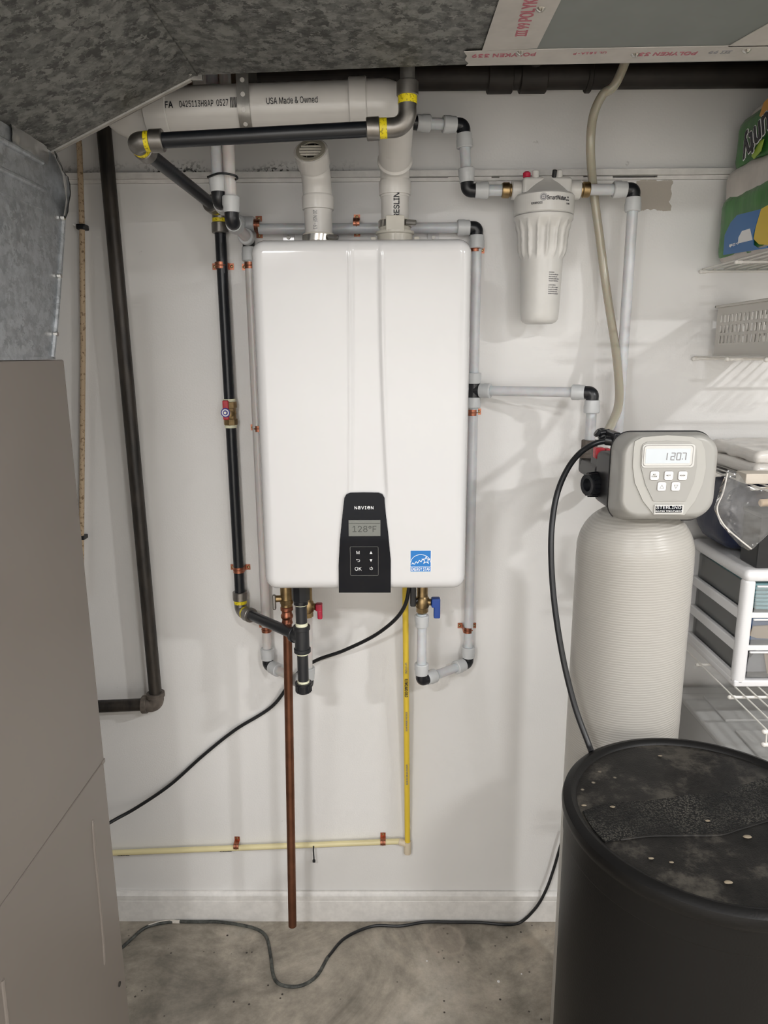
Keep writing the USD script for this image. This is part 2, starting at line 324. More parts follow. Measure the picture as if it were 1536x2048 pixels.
def concrete():
    n = {'g': ('geometry', {}), 'n1': ('noise_texture', dict(scale=2.3, detail=8, roughness=.70, distortion=.8)), 'r1': ('rgb_ramp', dict(ramp=[(.30, (.15, .138, .118)), (.43, (.30, .272, .23)), (.55, (.47, .425, .36)), (.72, (.60, .56, .50))])),
         'n2': ('noise_texture', dict(scale=14, detail=6, roughness=.7)), 'r2': ('rgb_ramp', dict(ramp=[(.35, (.62, .62, .60)), (.65, (1.1, 1.08, 1.06))])), 'x': ('mix_color', dict(blend_type='multiply', fac=.8)),
         'v': ('voronoi_texture', dict(scale=42, randomness=1)), 'cv': ('map_range', dict(from_min=.10, from_max=.16, to_min=1, to_max=0, clamp=True)), 'n3': ('noise_texture', dict(scale=9, detail=2)),
         'c3': ('map_range', dict(from_min=.53, from_max=.58, to_min=0, to_max=1, clamp=True)), 'mm': ('math', dict(math_type='multiply')), 'x2': ('mix_color', dict(b=(.05, .042, .035))),
         'n5': ('noise_texture', dict(scale=3.4, detail=6, roughness=.7)), 'c5': ('map_range', dict(from_min=.60, from_max=.72, to_min=0, to_max=.55, clamp=True)), 'x3': ('mix_color', dict(b=(.44, .37, .29))),
         'ds': ('vector_math', dict(math_type='distance', vector2=tuple(PZ(888, 1880, 0)))), 'dn': ('noise_texture', dict(scale=22, detail=5)), 'da': ('math', dict(math_type='multiply_add', value2=.055)), 'dr': ('rgb_ramp', dict(ramp=[(.0, (.30,)*3), (.070, (.22,)*3), (.080, (.62,)*3), (.088, (.1,)*3), (.10, (0,)*3)])), 'x4': ('mix_color', dict(b=(.50, .43, .36))),
         'n4': ('noise_texture', dict(scale=90, detail=5)), 'b': ('bump', dict(strength=.35, distance=.002)), 'p': ('principled_bsdf', dict(roughness=.62))}
    l = [('g.position', 'n1.vector'), ('n1.fac', 'r1.fac'), ('g.position', 'n2.vector'), ('n2.fac', 'r2.fac'), ('r1.color', 'x.a'), ('r2.color', 'x.b'), ('g.position', 'v.vector'), ('v.distance', 'cv.value'),
         ('g.position', 'n3.vector'), ('n3.fac', 'c3.value'), ('cv.result', 'mm.value1'), ('c3.result', 'mm.value2'), ('mm.value', 'x2.fac'), ('x.result', 'x2.a'), ('g.position', 'n5.vector'), ('n5.fac', 'c5.value'), ('c5.result', 'x3.fac'), ('x2.result', 'x3.a'),
         ('g.position', 'ds.vector1'), ('g.position', 'dn.vector'), ('dn.fac', 'da.value1'), ('ds.value', 'da.value3'), ('da.value', 'dr.fac'), ('dr.color', 'x4.fac'), ('x3.result', 'x4.a'), ('x4.result', 'p.base_color'), ('g.position', 'n4.vector'), ('n4.fac', 'b.height'), ('b.normal', 'p.normal')]
    MATS['concrete'] = usdkit.material(stage, '/World/Looks/concrete', n, l, surface='p.BSDF')
concrete()
def wound():
    n = {'g': ('geometry', {}), 'n': ('noise_texture', dict(scale=3, detail=3)), 'w': ('wave_texture', dict(wave_type='bands', bands_direction='z', scale=60, distortion=1.8, detail=3, detail_scale=.8, profile='sine')),
         'mp': ('mapping', dict(rotation=(0, .06, 0))), 'r': ('rgb_ramp', dict(ramp=[(.0, (.39, .375, .345)), (.6, (.425, .41, .38))])), 'b': ('bump', dict(strength=.22, distance=.0014)), 'p': ('principled_bsdf', dict(roughness=.33))}
    l = [('g.position', 'mp.vector'), ('mp.vector', 'w.vector'), ('w.fac', 'r.fac'), ('r.color', 'p.base_color'), ('w.fac', 'b.height'), ('b.normal', 'p.normal')]
    MATS['tank_wound'] = usdkit.material(stage, '/World/Looks/tank_wound', n, l, surface='p.BSDF')
wound()
def lid_mat():
    n = {'g': ('geometry', {}), 'n1': ('noise_texture', dict(scale=9, detail=7, roughness=.72)), 'r1': ('rgb_ramp', dict(ramp=[(.40, (.006, .0058, .0055)), (.52, (.013, .012, .011)), (.62, (.055, .050, .042))])),
         'v': ('voronoi_texture', dict(scale=30)), 'c': ('map_range', dict(from_min=.07, from_max=.13, to_min=1, to_max=0, clamp=True)), 'n2': ('noise_texture', dict(scale=6, detail=3)), 'c2': ('map_range', dict(from_min=.50, from_max=.60, to_min=0, to_max=.8, clamp=True)),
         'm': ('math', dict(math_type='multiply')), 'x': ('mix_color', dict(b=(.30, .26, .20))), 'n3': ('noise_texture', dict(scale=420, detail=3)), 'b': ('bump', dict(strength=.25, distance=.002)), 'p': ('principled_bsdf', dict(roughness=.45, specular_ior_level=.22))}
    l = [('g.position', 'n1.vector'), ('n1.fac', 'r1.fac'), ('g.position', 'v.vector'), ('v.distance', 'c.value'), ('g.position', 'n2.vector'), ('n2.fac', 'c2.value'), ('c.result', 'm.value1'), ('c2.result', 'm.value2'), ('m.value', 'x.fac'), ('r1.color', 'x.a'),
         ('x.result', 'p.base_color'), ('g.position', 'n3.vector'), ('n3.fac', 'b.height'), ('b.normal', 'p.normal')]
    MATS['lid_dusty'] = usdkit.material(stage, '/World/Looks/lid_dusty', n, l, surface='p.BSDF')
    n = {'g': ('geometry', {}), 'v': ('voronoi_texture', dict(scale=330)), 'r': ('rgb_ramp', dict(ramp=[(.25, (.075, .07, .06)), (.55, (.007, .007, .007))])), 'n': ('noise_texture', dict(scale=11, detail=5)), 'c': ('map_range', dict(from_min=.40, from_max=.62, to_min=0, to_max=1, clamp=True)),
         'x': ('mix_color', dict(a=(.007, .007, .007))), 'b': ('bump', dict(strength=.5, distance=.002, invert=True)), 'p': ('principled_bsdf', dict(roughness=.5, specular_ior_level=.2))}
    l = [('g.position', 'v.vector'), ('v.distance', 'r.fac'), ('g.position', 'n.vector'), ('n.fac', 'c.value'), ('c.result', 'x.fac'), ('r.color', 'x.b'), ('x.result', 'p.base_color'), ('v.distance', 'b.height'), ('b.normal', 'p.normal')]
    MATS['lid_grained'] = usdkit.material(stage, '/World/Looks/lid_grained', n, l, surface='p.BSDF')
lid_mat()

# ================================================================== THE ROOM
XL, XR, YF, ZC = -1.75, 2.15, -5.2, 2.50
w = obj('wall_back', bx(XL, XR, 0, .16, 0, 2.055), 'wall_paint', kind='structure')
obj('upper_wall', bx(XL, XR, .012, .16, 2.0785, 2.262), 'wall_paint', w); obj('ledge_gap', bx(XL, XR, .0125, .16, 2.0555, 2.078), 'cast_iron', w)
obj('rim_joist', bx(XL, XR, .03, .16, 2.2625, ZC), 'rafter_wood', w)
t = obj('trim_1', [flat(Polygon([(0, 0), (.0, 2.2)]).buffer(0) if False else sbox(XL, 2.0645, XR, 2.0775), V(0, .014, 0), V(1, 0, 0), V(0, 0, 1), .026), *[bx(a_, b_, -.004, .012, 2.0555, t_) for a_, b_, t_ in ((XL, .018, 2.0640), (.018, .14, 2.0628), (.14, .243, 2.0640), (.243, .262, 2.0615), (.262, .46, 2.0638), (.46, .487, 2.0615), (.487, .53, 2.0632), (.53, .635, 2.0600), (.635, XR, 2.0640))]], 'trim_paint', kind='structure')
bp = Polygon([(0, 0), (-.014, 0), (-.014, .068), (-.0125, .071), (-.0145, .074), (-.0145, .088), (-.009, .092), (-.006, .0975), (0, .0975)])
m = trimesh.creation.extrude_polygon(bp, XR-XL, engine='earcut'); m.apply_transform(frame(V(XL, -.0005, .0005), V(0, 1, 0), V(0, 0, 1), V(1, 0, 0)))
obj('baseboard_back', m, 'trim_paint', kind='structure')
obj('floor', bx(XL, XR, YF, .16, -.1, 0), 'concrete', kind='structure')
c = obj('ceiling', bx(XL, XR, YF, .16, ZC, ZC+.05), 'rafter_wood', kind='structure')
for x in np.arange(XL+.12, XR, .406): obj('joist', bx(x, x+.04, YF, .029, 2.30, ZC-.0005), 'rafter_wood', c)
obj('wall_left', bx(XL-.1, XL, YF, .16, 0, ZC), 'room_paint', kind='structure')
obj('wall_right', bx(XR, XR+.1, YF, .16, 0, ZC), 'room_paint', kind='structure')
obj('wall_front', bx(XL, XR, YF-.1, YF, 0, ZC), 'room_paint', kind='structure')

for nm_, lb_, px_, py_, r_ in (('paint_drip', 'round white paint drip on the concrete floor, left of the salt tank', 997, 1963, .0042), ('paint_fleck', 'tiny white fleck on the concrete floor close beside the salt tank', 1043, 1948, .0022), ('paint_fleck', 'tiny elongated white fleck on the floor, left of the round drip', 854, 1922, .0026)):
    q = PZ(px_, py_, 0); m_ = lathe([(0, .0002), (r_, .0002), (r_*.8, .0009), (0, .0012)], q, (0, 0, 1), 14); obj(nm_, m_, 'print_white', label=lb_, cat='paint spot')

# ================================================================== WATER HEATER
HY = -.34; HX0, HX1, HZ0, HZ1 = -.2765, .1650, 1.1490, 1.8785
h = thing('water_heater', 'glossy white wall-hung tankless water heater with black control panel', 'water heater', ((HX0+HX1)/2, HY/2, HZ0))
def heater_body():
    def axis(a, b, dense):
        u = np.r_[np.linspace(0, .034, 11), np.linspace(.034, b-a-.034, dense)[1:-1], np.linspace(b-a-.034, b-a, 11)]; return a+u
    X, Z = axis(HX0, HX1, 110), axis(HZ0, HZ1, 60); gx, gz = np.meshgrid(X, Z, indexing='ij'); R = .028; E = .024
    cx, cz = np.clip(gx, HX0+R, HX1-R), np.clip(gz, HZ0+R, HZ1-R); dx, dz = gx-cx, gz-cz; L = np.hypot(dx, dz)
    k = np.where((dx != 0) & (dz != 0) & (L > 0), np.maximum(np.abs(dx), np.abs(dz))/np.maximum(L, 1e-9), 1.0)
    gx, gz = cx+dx*k, cz+dz*k; d = R-np.hypot(gx-cx, gz-cz)
    d = np.where((dx == 0) & (dz == 0), np.minimum.reduce([gx-HX0, HX1-gx, gz-HZ0, HZ1-gz]), d)
    y = HY + np.where(d < E, E-np.sqrt(np.maximum(E*E-(E-np.minimum(d, E))**2, 0)), 0)
    y += .0025*((gx-(HX0+HX1)/2)/.22)**2*0
    zt = np.clip((gz-1.36)/(1.85-1.36), 0, 1)
    xl = -.0755 + .0*zt - .006*(1-zt)**2 + .0015*zt; xr = -.0195 + .013*(1-zt)**2.2
    fade = np.clip((gz-1.33)/.05, 0, 1)*np.clip((HZ1-.004-gz)/.03, 0, 1)
    g = lambda x0, s: np.exp(-((gx-x0)/s)**2)
    inside = 1/(1+np.exp(-(gx-xl)/.0016))*1/(1+np.exp((gx-xr)/.0016))
    y += fade*(.0030*inside - .0020*g(xl-.004, .0028) - .0020*g(xr+.004, .0028))
    nx, nz = gx.shape; v = np.stack([gx, y, gz], -1).reshape(-1, 3); idx = np.arange(nx*nz).reshape(nx, nz)
    f = []
    a, b, c_, d_ = idx[:-1, :-1], idx[1:, :-1], idx[1:, 1:], idx[:-1, 1:]
    f = np.vstack([np.stack([a, b, c_], -1).reshape(-1, 3), np.stack([a, c_, d_], -1).reshape(-1, 3)])
    per = np.r_[idx[:, 0], idx[-1, 1:], idx[-2::-1, -1], idx[0, -2:0:-1]]; pv = v[per].copy(); pv[:, 1] = -.0025
    n0 = len(v); v = np.vstack([v, pv]); k = len(per); j = np.arange(k); jn = (j+1) % k
    f = np.vstack([f, np.stack([per[j], n0+j, n0+jn], -1), np.stack([per[j], n0+jn, per[jn]], -1)])
    return trimesh.Trimesh(v, f, process=False)
obj('casing', heater_body(), 'white_enamel', h, smooth=50)
A, B = V(1, 0, 0), V(0, 0, 1)
def hp(px, py): p = P(px, py, HY); return (p[0], p[2])
pl = Polygon([hp(*q) for q in [(688, 1003), (684, 1040), (680, 1080), (677.5, 1130), (678, 1184), (781.5, 1184), (781.5, 1120), (776, 1062), (772, 1030), (769.5, 1003), (769, 995), (765, 988), (757, 985), (728, 984.5), (700, 985), (693, 988), (689, 995)]])
panel = obj('control_panel', flat(pl, V(0, HY+.012, 0), A, B, .0165), 'panel_black', h, label='black glossy control panel')
YP = HY-.0045
def pbox(x0, y0, x1, y1, y, d, m, nm, par, r=.0, **k):
    (a0, b1), (a1, b0) = (P(x0, y0, y)[[0, 2]], P(x1, y1, y)[[0, 2]])
    pg = sbox(a0+r, b0+r, a1-r, b1-r); pg = pg.buffer(r, 4) if r else pg
    return obj(nm, flat(pg, V(0, y, 0), A, B, d), m, par, **k)
def ptext(s, px, py, hpx, y, m, nm, par, bold=False, squeeze=1.0, center=True):
    p = P(px, py, y); s_ = np.linalg.norm(P(px, py-hpx, y)-p)
    return obj(nm, text(s, s_, p+V(0, .0001, 0), A, B, .0006, bold, center, squeeze), m, par, smooth=False)
pbox(697, 1040, 761, 1072, YP, .0008, 'lcd_grey', 'display', h)
pbox(697.5, 1046.4, 760, 1047, YP-.0008, .0002, 'lcd_dark', 'display_line', h)
ptext('12.0°F', 726, 1064, 13, YP-.0008, 'lcd_dark', 'display_digits', h) if False else ptext('128°F', 729, 1064, 12, YP-.0008, 'lcd_dark', 'display_digits', h)
def logo():
    parts, x = [], 0.0; hh = .0062
    for ch in 'NaVIeN':
        g = meshkit.text_mesh(ch, hh*(1.33 if ch in 'ae' else 1), .0006, True); g.apply_translation([x-g.bounds[0][0], -g.bounds[0][1], 0]); x = g.bounds[1][0]+.0016; parts.append(g)
    g = trimesh.util.concatenate(parts); g.apply_translation([-g.bounds[:, 0].mean(), 0, 0]); k = .0405/(g.bounds[1][0]-g.bounds[0][0]); g.apply_scale([k, 1, 1])
    g.apply_transform(frame(P(728, 1018.5, YP), A, B, np.cross(A, B))); return g
obj('logo_lettering', logo(), 'print_white', h, smooth=False)
a0, a1 = hp(700, 1092), hp(757, 1150)
ring = sbox(a0[0], a1[1], a1[0], a0[1]).buffer(-.003).buffer(.003)
obj('button_outline', flat(ring.difference(ring.buffer(-.0007)), V(0, YP, 0), A, B, .0008), 'lcd_grey', h)
ptext('M', 716, 1108, 6, YP, 'print_white', 'button_mark', h); ptext('OK', 716.5, 1141, 7, YP, 'print_white', 'button_mark', h)
def sym(poly, px, py):
    p = P(px, py, YP); return flat(poly, p, A, B, .0006)
s = .00095
obj('button_mark', sym(Polygon([(-3*s, -3*s), (3*s, -3*s), (0, 3.4*s)]), 742, 1105), 'print_white', h, smooth=False)
obj('button_mark', sym(Polygon([(-3*s, 3*s), (3*s, 3*s), (0, -3.4*s)]), 742, 1121), 'print_white', h, smooth=False)
obj('button_mark', sym(LineString([(-3.5*s, 2*s), (2*s, 2*s), (3.4*s, .8*s), (3.4*s, -1.2*s), (2*s, -2.6*s), (-1*s, -2.6*s)]).buffer(.5*s).union(Polygon([(-5*s, 2*s), (-2.6*s, 3.8*s), (-2.6*s, .2*s)])), 716.5, 1121), 'print_white', h, smooth=False)
arc = LineString([(3.1*s*math.sin(t), 3.1*s*math.cos(t)) for t in np.linspace(.6, 2*math.pi-.6, 18)]).buffer(.45*s).union(LineString([(0, .6*s), (0, 3.9*s)]).buffer(.45*s))
obj('button_mark', sym(arc, 742.5, 1137), 'print_white', h, smooth=False)
# energy label
q0, q1 = P(820.5, 1100.5, HY), P(862, 1143.5, HY); ew, eh = q1[0]-q0[0], q0[2]-q1[2]; YE = HY-.0006
lab = obj('energy_label', flat(sbox(q0[0], q1[2], q1[0], q0[2]), V(0, HY+.001, 0), A, B, .0016), 'print_white', h, label='small blue and white square energy sticker')
b0 = .0008
obj('label_field', flat(sbox(q0[0]+b0, q1[2]+eh*.25, q1[0]-b0, q0[2]-b0), V(0, YE, 0), A, B, .0002), 'label_blue', h)
obj('label_field', flat(sbox(q0[0]+b0, q1[2]+b0, q1[0]-b0, q1[2]+eh*.235), V(0, YE, 0), A, B, .0002), 'label_blue', h)
EC = V((q0[0]+q1[0])/2, YE-.0002, q1[2])
def star(R, r):
    return Polygon([((R if k % 2 == 0 else r)*math.sin(k*math.pi/5), (R if k % 2 == 0 else r)*math.cos(k*math.pi/5)) for k in range(10)])
arc = LineString([(ew*.47*math.cos(t), ew*.40*math.sin(t)+eh*.43) for t in np.linspace(.05, math.pi-.05, 24)]).buffer(ew*.012)
st = star(ew*.23, ew*.095); st = shapely.affinity.translate(st.difference(st.buffer(-ew*.03)), ew*.26, eh*.54)
scr = LineString([(-ew*.42+ew*.017*k*2, eh*(.36+.012*k)+eh*.05*math.sin(k*1.35)) for k in range(17)]).buffer(ew*.016)
obj('label_emblem', flat(shapely.union_all([arc, st, scr.difference(shapely.affinity.translate(star(ew*.23, ew*.095), ew*.26, eh*.54))]), EC, A, B, .0003), 'print_white', h, smooth=False)
obj('label_lettering', text('ENERGY STAR', eh*.15, EC+V(0, 0, eh*.055), A, B, .0003, True, True, .60), 'print_white', h, smooth=False)
for px in (577, 867):
    p = P(px, 474, -.004); br = obj('mounting_bracket', flat(sbox(p[0]-.0115, p[2]-.02, p[0]+.0115, p[2]+.008).buffer(.002), V(0, -.001, 0), A, B, .003), 'white_enamel', h)
    p = P(px, 475, -.004); obj('screw', cyl(p, p+V(0, -.003, 0), .0045), 'steel_dull', br)

# ================================================================== VENT AND INTAKE (2 in. and 3 in. PVC)
R2, R3 = .0302, .0445; VY = -.165
v0 = PZ(790, 476, 1.879); v0[1] = VY; base = P(789, 472, VY)
ZT = HZ1+.0005
vent = thing('exhaust_vent_pipe', 'white plastic exhaust vent pipe rising from heater and turning left under the ceiling', 'pipe', (base[0], VY, ZT))
xv = P(790, 430, VY)[0]
zc0, zc1 = P(790, 392, VY)[2], P(790, 362, VY)[2]; zring = P(790, 325, VY)[2]
obj('adapter', [lathe([(R2+.0075, 0), (R2+.0085, .003), (R2+.0085, .030), (R2+.012, .032), (R2+.012, .037), (R2+.004, .037), (R2+.004, .062), (R2, .062)], V(xv, VY, ZT)),
                rbx(xv-.020, xv+.020, VY-R2-.0085, VY-R2+.004, ZT+.033, ZT+.066, .002), bx(xv-.0008, xv+.0008, VY-R2-.0095, VY-R2, ZT+.002, ZT+.066)] +
    [rbx(xv+sx*.047-.006, xv+sx*.047+.006, VY-.015, VY+.015, ZT, ZT+.026, .002) for sx in (-1, 1)], 'pvc_cream', vent)
def clamp(par, xc, z0, side=1):
    cl = obj('hose_clamp', lathe([(R2+.0045, 0), (R2+.0062, .0005), (R2+.0062, .0135), (R2+.0045, .014)], V(xc, VY, z0)), 'steel_bright', par)
    s0 = V(xc+.024*side, VY-R2-.001, z0+.007); obj('clamp_screw', [cyl(s0, s0+unit(V(.9*side, -.25, -.12))*.022, .0055, 8, .001)], 'steel_dull', cl)
clamp(vent, xv, ZT+.046)
obj('pipe', cyl(V(xv, VY, ZT+.060), V(xv, VY, zc0+.02), R2, 40), 'pvc_white', vent)
obj('lettering', text_round('RESLINE', .0115, V(xv+.003, VY, zc0-.050), V(0, 0, 1), V(-1, 0, 0), R2, True, .058/meshkit.text_mesh('RESLINE', .0115, .001, True).extents[0]), 'print_black', vent, smooth=False)
zt0 = P(790, 322, VY)[2]
obj('coupling', lathe([(R2-.001, 0), (R2+.0038, .001), (R2+.0045, .004), (R2+.0045, .027), (R2+.002, .031), (R2+.0012, .034), (R2+.0012, zt0-zc0+.03), (R2-.002, zt0-zc0+.03)], V(xv, VY, zc0), n=44), 'pvc_white', vent)
# 45 degree offset towards the room, then the 3 inch horizontal run
VF = -.322
hl, hr = P(330, 226, VF), P(722, 212, VF); ax = unit(hl-hr)
corner = hr + (-ax)*((xv-hr[0])/(-ax)[0]); corner[1] = VF
k0 = V(xv, VY, P(790, 346, VY)[2]); dg = unit(corner-k0)
obj('offset_elbow', tube(fillet([k0-V(0, 0, .05), k0, k0+dg*.05], .03, 8), R2+.0012, 40), 'pvc_white', vent)
obj('elbow_hub', lathe([(R2+.001, .0), (R2+.0055, .0), (R2+.0070, .003), (R2+.0070, .006), (R2+.0035, .010), (R2+.0035, .05), (R2, .06)], k0+dg*.030, dg, 44), 'pvc_white', vent)
obj('elbow_fitting', tube(fillet([k0+dg*.075, corner, hr], .06, 14), np.interp(np.arange(17), [0, 5], [R2+.004, R3+.001]), 40), 'pvc_white', vent)
obj('elbow_hub', cyl(hr-ax*.012, hr+ax*.022, R3+.0055, 44, .002), 'pvc_white', vent)
obj('horizontal_pipe', cyl(hr, hl, R3, 48), 'pvc_white', vent)
for s_, px, hpx, bd, sq in (('PFA', 318, 11.5, True, .9), ('0425113H8AP  0527', 356, 12, False, .62), ('USA Made & Owned', 531, 12, False, .70)):
    p = P(779+(px-779)/1.036, 214-.030*(px-330), VF); p = hl + (-ax)*((p[0]-hl[0])/(-ax)[0]); sc = .00088
    fr = unit(np.cross(-ax, B)); c0 = text_round(s_, hpx*sc, p, -ax, unit(np.cross(fr, -ax)), R3, bd, sq)
    obj('lettering', c0, 'print_black', vent, smooth=False)
# bar code print
bars = []
x = 0.0
for k in range(13):
    wd = rng.choice([.0007, .0011, .0016]); bars.append(sbox(x, 0, x+wd, .017)); x += wd+rng.choice([.0007, .0012])
p = P(470, 208, VF); p = hl + (-ax)*((p[0]-hl[0])/(-ax)[0])
bm = trimesh.util.concatenate([trimesh.creation.extrude_polygon(b_, .0005, engine='earcut') for b_ in bars]); vv = bm.vertices
fr = unit(np.cross(-ax, B)); tt = (vv[:, 1]-.0085)/R3; upv = unit(np.cross(fr, -ax)); bm.vertices = p + vv[:, :1]*(-ax) + ((R3+.0008+vv[:, 2])*np.cos(tt))[:, None]*fr + ((R3+.0008+vv[:, 2])*np.sin(tt))[:, None]*upv
obj('lettering', bm, 'print_black', vent, smooth=False)
obj('elbow_hub', cyl(hl-ax*.014, hl+ax*.03, R3+.0055, 44, .002), 'pvc_white', vent)
obj('elbow_fitting', tube(fillet([hl+ax*.02, hl+ax*.085, hl+ax*.085+V(0, .02, .16)], .06, 12), R3+.001, 40), 'pvc_white', vent)
obj('riser_pipe', cyl(hl+ax*.085+V(0, .02, .15), V(*(hl+ax*.085+V(0, .045, 0))[:2], 2.47), R3, 40), 'pvc_white', vent)

# intake with louvred screen
xi = P(637, 450, VY)[0]
it = thing('intake_vent_stub', 'short white plastic air intake stub with louvred end screen, above the heater', 'pipe', (xi, VY, ZT))
obj('adapter', lathe([(R2+.008, 0), (R2+.009, .002), (R2+.009, .014), (R2+.004, .016), (R2+.004, .034), (R2, .035)], V(xi, VY, ZT)), 'pvc_cream', it)
clamp(it, xi, ZT+.017)
zi0, zi1 = P(635, 421, VY)[2], P(633, 345, VY)[2]
obj('pipe', cyl(V(xi, VY, ZT+.03), V(xi, VY, zi0+.02), R2, 40), 'pvc_white', it)
obj('lettering', text_round('20 NSF-61', .0085, V(xi-.004, VY, zi0-.004), V(0, 0, -1), V(1, 0, 0), R2, False, .62), 'print_grey', it, smooth=False)
mouth_dir = unit(V(-.10, -.80, .60)); kn = V(xi-.003, VY, zi1)
obj('elbow_fitting', [lathe([(R2, 0), (R2+.0038, .001), (R2+.0045, .004), (R2+.0045, .026), (R2+.0025, .029), (R2+.0015, .031)], V(xi, VY, zi0), n=44),
                      tube(fillet([V(xi, VY, zi0+.028), kn, kn+mouth_dir*.045], .04, 10), R2+.0015, 40, caps=False),
                      lathe([(R2+.0005, 0), (R2+.0035, .001), (R2+.0045, .003), (R2+.0062, .036), (R2+.0035, .0375), (R2+.0005, .037), (R2-.001, .002)], kn+mouth_dir*.018, mouth_dir, 44)], 'pvc_white', it)
mo = kn+mouth_dir*.0535
scr_ = obj('louvre_screen', lathe([(R2+.001, 0), (R2+.001, .003), (R2-.007, .003), (R2-.007, 0)], mo, mouth_dir, 44), 'screen_tan', it)
ma = V(1, 0, 0); mb = unit(np.cross(mouth_dir, ma))
obj('screen_back', cyl(mo-mouth_dir*.008, mo-mouth_dir*.006, R2, 40), 'dark_inside', it)
for k in (-.012, -.004, .004, .012):
    hw = math.sqrt((R2-.006)**2-k**2); c0 = mo+mb*k+mouth_dir*.001
    sl = trimesh.creation.box([2*hw, .0042, .0012]); rx = trimesh.transformations.rotation_matrix(.5, [1, 0, 0]); sl.apply_transform(rx); sl.apply_transform(frame(c0, ma, mb, mouth_dir)); obj('slat', sl, 'pvc_cream', scr_)
for k in (-.008, .008):
    hw = math.sqrt((R2-.006)**2-k**2); sl = trimesh.creation.box([.0012, 2*hw, .0012]); sl.apply_transform(frame(mo+ma*k, ma, mb, mouth_dir)); obj('slat', sl, 'screen_tan', scr_)

# perforated hanger strap
hs = P(496, 215, VF); hz0 = hl+(-ax)*((hs[0]-hl[0])/(-ax)[0])
def strap_strip():
    path = [V(hz0[0], VF-R3-.0022, 2.45)] + [V(hz0[0], hz0[1]+(R3+.0022)*math.cos(t), hz0[2]+(R3+.0022)*math.sin(t)) for t in np.linspace(math.pi, 2*math.pi, 14)] + [V(hz0[0], VF+R3+.0022, 2.45)]
    v, f, w_ = [], [], .0115
    for i, p in enumerate(path):
        dx = .004*math.sin(i) if False else 0
        n_ = unit(p-hz0)*V(0, 1, 1) if 0 < i < len(path)-1 else V(0, -1 if i == 0 else 1, 0)
        n_ = unit(n_)
        for s_ in (-1, 1):
            for d in (0, .0012): v.append(p+V(s_*w_+.004*(p[2]<hz0[2])*0, 0, 0)+n_*d)
    for i in range(len(path)-1):
        a = i*4; b = a+4
        for q in ((a, a+2, b+2, b), (a+1, b+1, b+3, a+3), (a, b, b+1, a+1), (a+2, a+3, b+3, b+2)): f += [[q[0], q[1], q[2]], [q[0], q[2], q[3]]]
    m = trimesh.Trimesh(v, f, process=False); m.fix_normals(); return m
hg = thing('hanger_strap', 'perforated steel hanger strap looped under the white vent pipe', 'strap', (hz0[0], VF, hz0[2]))
obj('strap_band', strap_strip(), 'steel_dull', hg)
for zz in np.arange(hz0[2]+.012, 2.40, .024): obj('hole', cyl(V(hz0[0], VF-R3-.0036, zz), V(hz0[0], VF-R3-.0042, zz), .0042, 12), 'pvc_white', hg)
for t_ in (.28, .80):
    c0 = V(hz0[0], hz0[1]-(R3+.0035)*math.cos(t_), hz0[2]-(R3+.0035)*math.sin(t_)); n_ = unit(c0-V(hz0[0], hz0[1], hz0[2])); obj('hole', cyl(c0, c0+n_*.0005, .0042, 12), 'pvc_white', hg)

# ================================================================== GAS PIPE
RG = .0133
GF = -.42
g_top = V(P(815, 140, GF)[0], GF, 2.48); g_c1 = P(815, 254, GF); g_c2 = P(268, 284, GF); g_w = P(438, 420, -.024); g_bot = P(482, 1222, -.024); g_tee = P(604, 1275, -.245); g_w[1] = -.024
gas = thing('gas_pipe', 'black steel gas pipe with grey elbows and yellow stickers, running from ceiling to heater', 'pipe', g_bot)
g_c1[0] = g_top[0]
def straight(a, b, m, par=gas, r=RG, nm='pipe', n=24): return obj(nm, cyl(a, b, r, n), m, par)
def elbow(par, a, c, b, r, rb, leg, m, collar=.004, clen=.02, nm='elbow'):
    """elbow at corner c between directions to a and b, with thicker ends"""
    ua, ub = unit(np.asarray(a)-c), unit(np.asarray(b)-c)
    e = obj(nm, [tube(fillet([c+ua*leg, c, c+ub*leg], rb, 10), r, 26), cyl(c+ua*(leg-.002), c+ua*(leg+clen), r+collar, 28, .0015), cyl(c+ub*(leg-.002), c+ub*(leg+clen), r+collar, 28, .0015)], m, par)
    return e
def sticker(par, p, d, r, L=.014, m='sticker_yellow'): return obj('sticker', cyl(p-d*L/2, p+d*L/2, r, 26), m, par, label='yellow sticker with small black print')
for a, c_, b, leg_ in ((g_top, g_c1, g_c2, .052), (g_c1, g_c2, g_w, .032), (g_c2, g_w, g_bot, .030), (g_w, g_bot, g_tee, .033)):
    e = elbow(gas, a, c_, b, RG+.0035, .028 if leg_ < .05 else .05, leg_, 'steel_elbow', .0028, .022)
    for o_ in (a, b):
        d = unit(np.asarray(o_)-c_); sticker(gas, c_+d*(leg_-.004-.004*(leg_ > .05)), d, RG+.0040)
def seg(a, b, la, lb, m='black_pipe'):
    d = unit(b-a); return straight(a+d*la, b-d*lb, m)
seg(g_top, g_c1, 0, .066, 'steel_dull'); seg(g_c1, g_c2, .066, .048); seg(g_c2, g_w, .046, .046); seg(g_bot, g_tee, .046, .018)
d = unit(g_bot-g_w); vv0 = g_w+d*np.linalg.norm((P(457, 800, -.024)-g_w)); vv1 = g_w+d*np.linalg.norm(P(459, 853, -.024)-g_w)
straight(g_w+d*.045, vv0, 'black_pipe'); straight(vv1, g_bot-d*.048, 'black_pipe')
gv = obj('gas_valve', [cyl(vv0, vv1, RG+.0012, 8, .001), cyl(vv0+d*.004, vv0+d*.020, RG+.0042, 8, .001), cyl(vv1-d*.020, vv1-d*.004, RG+.0042, 8, .001), lathe([(0, -.018), (.012, -.013), (.016, 0), (.012, .013), (0, .018)], (vv0+vv1)/2, d, 20)], 'brass', gas, label='brass shut-off valve')
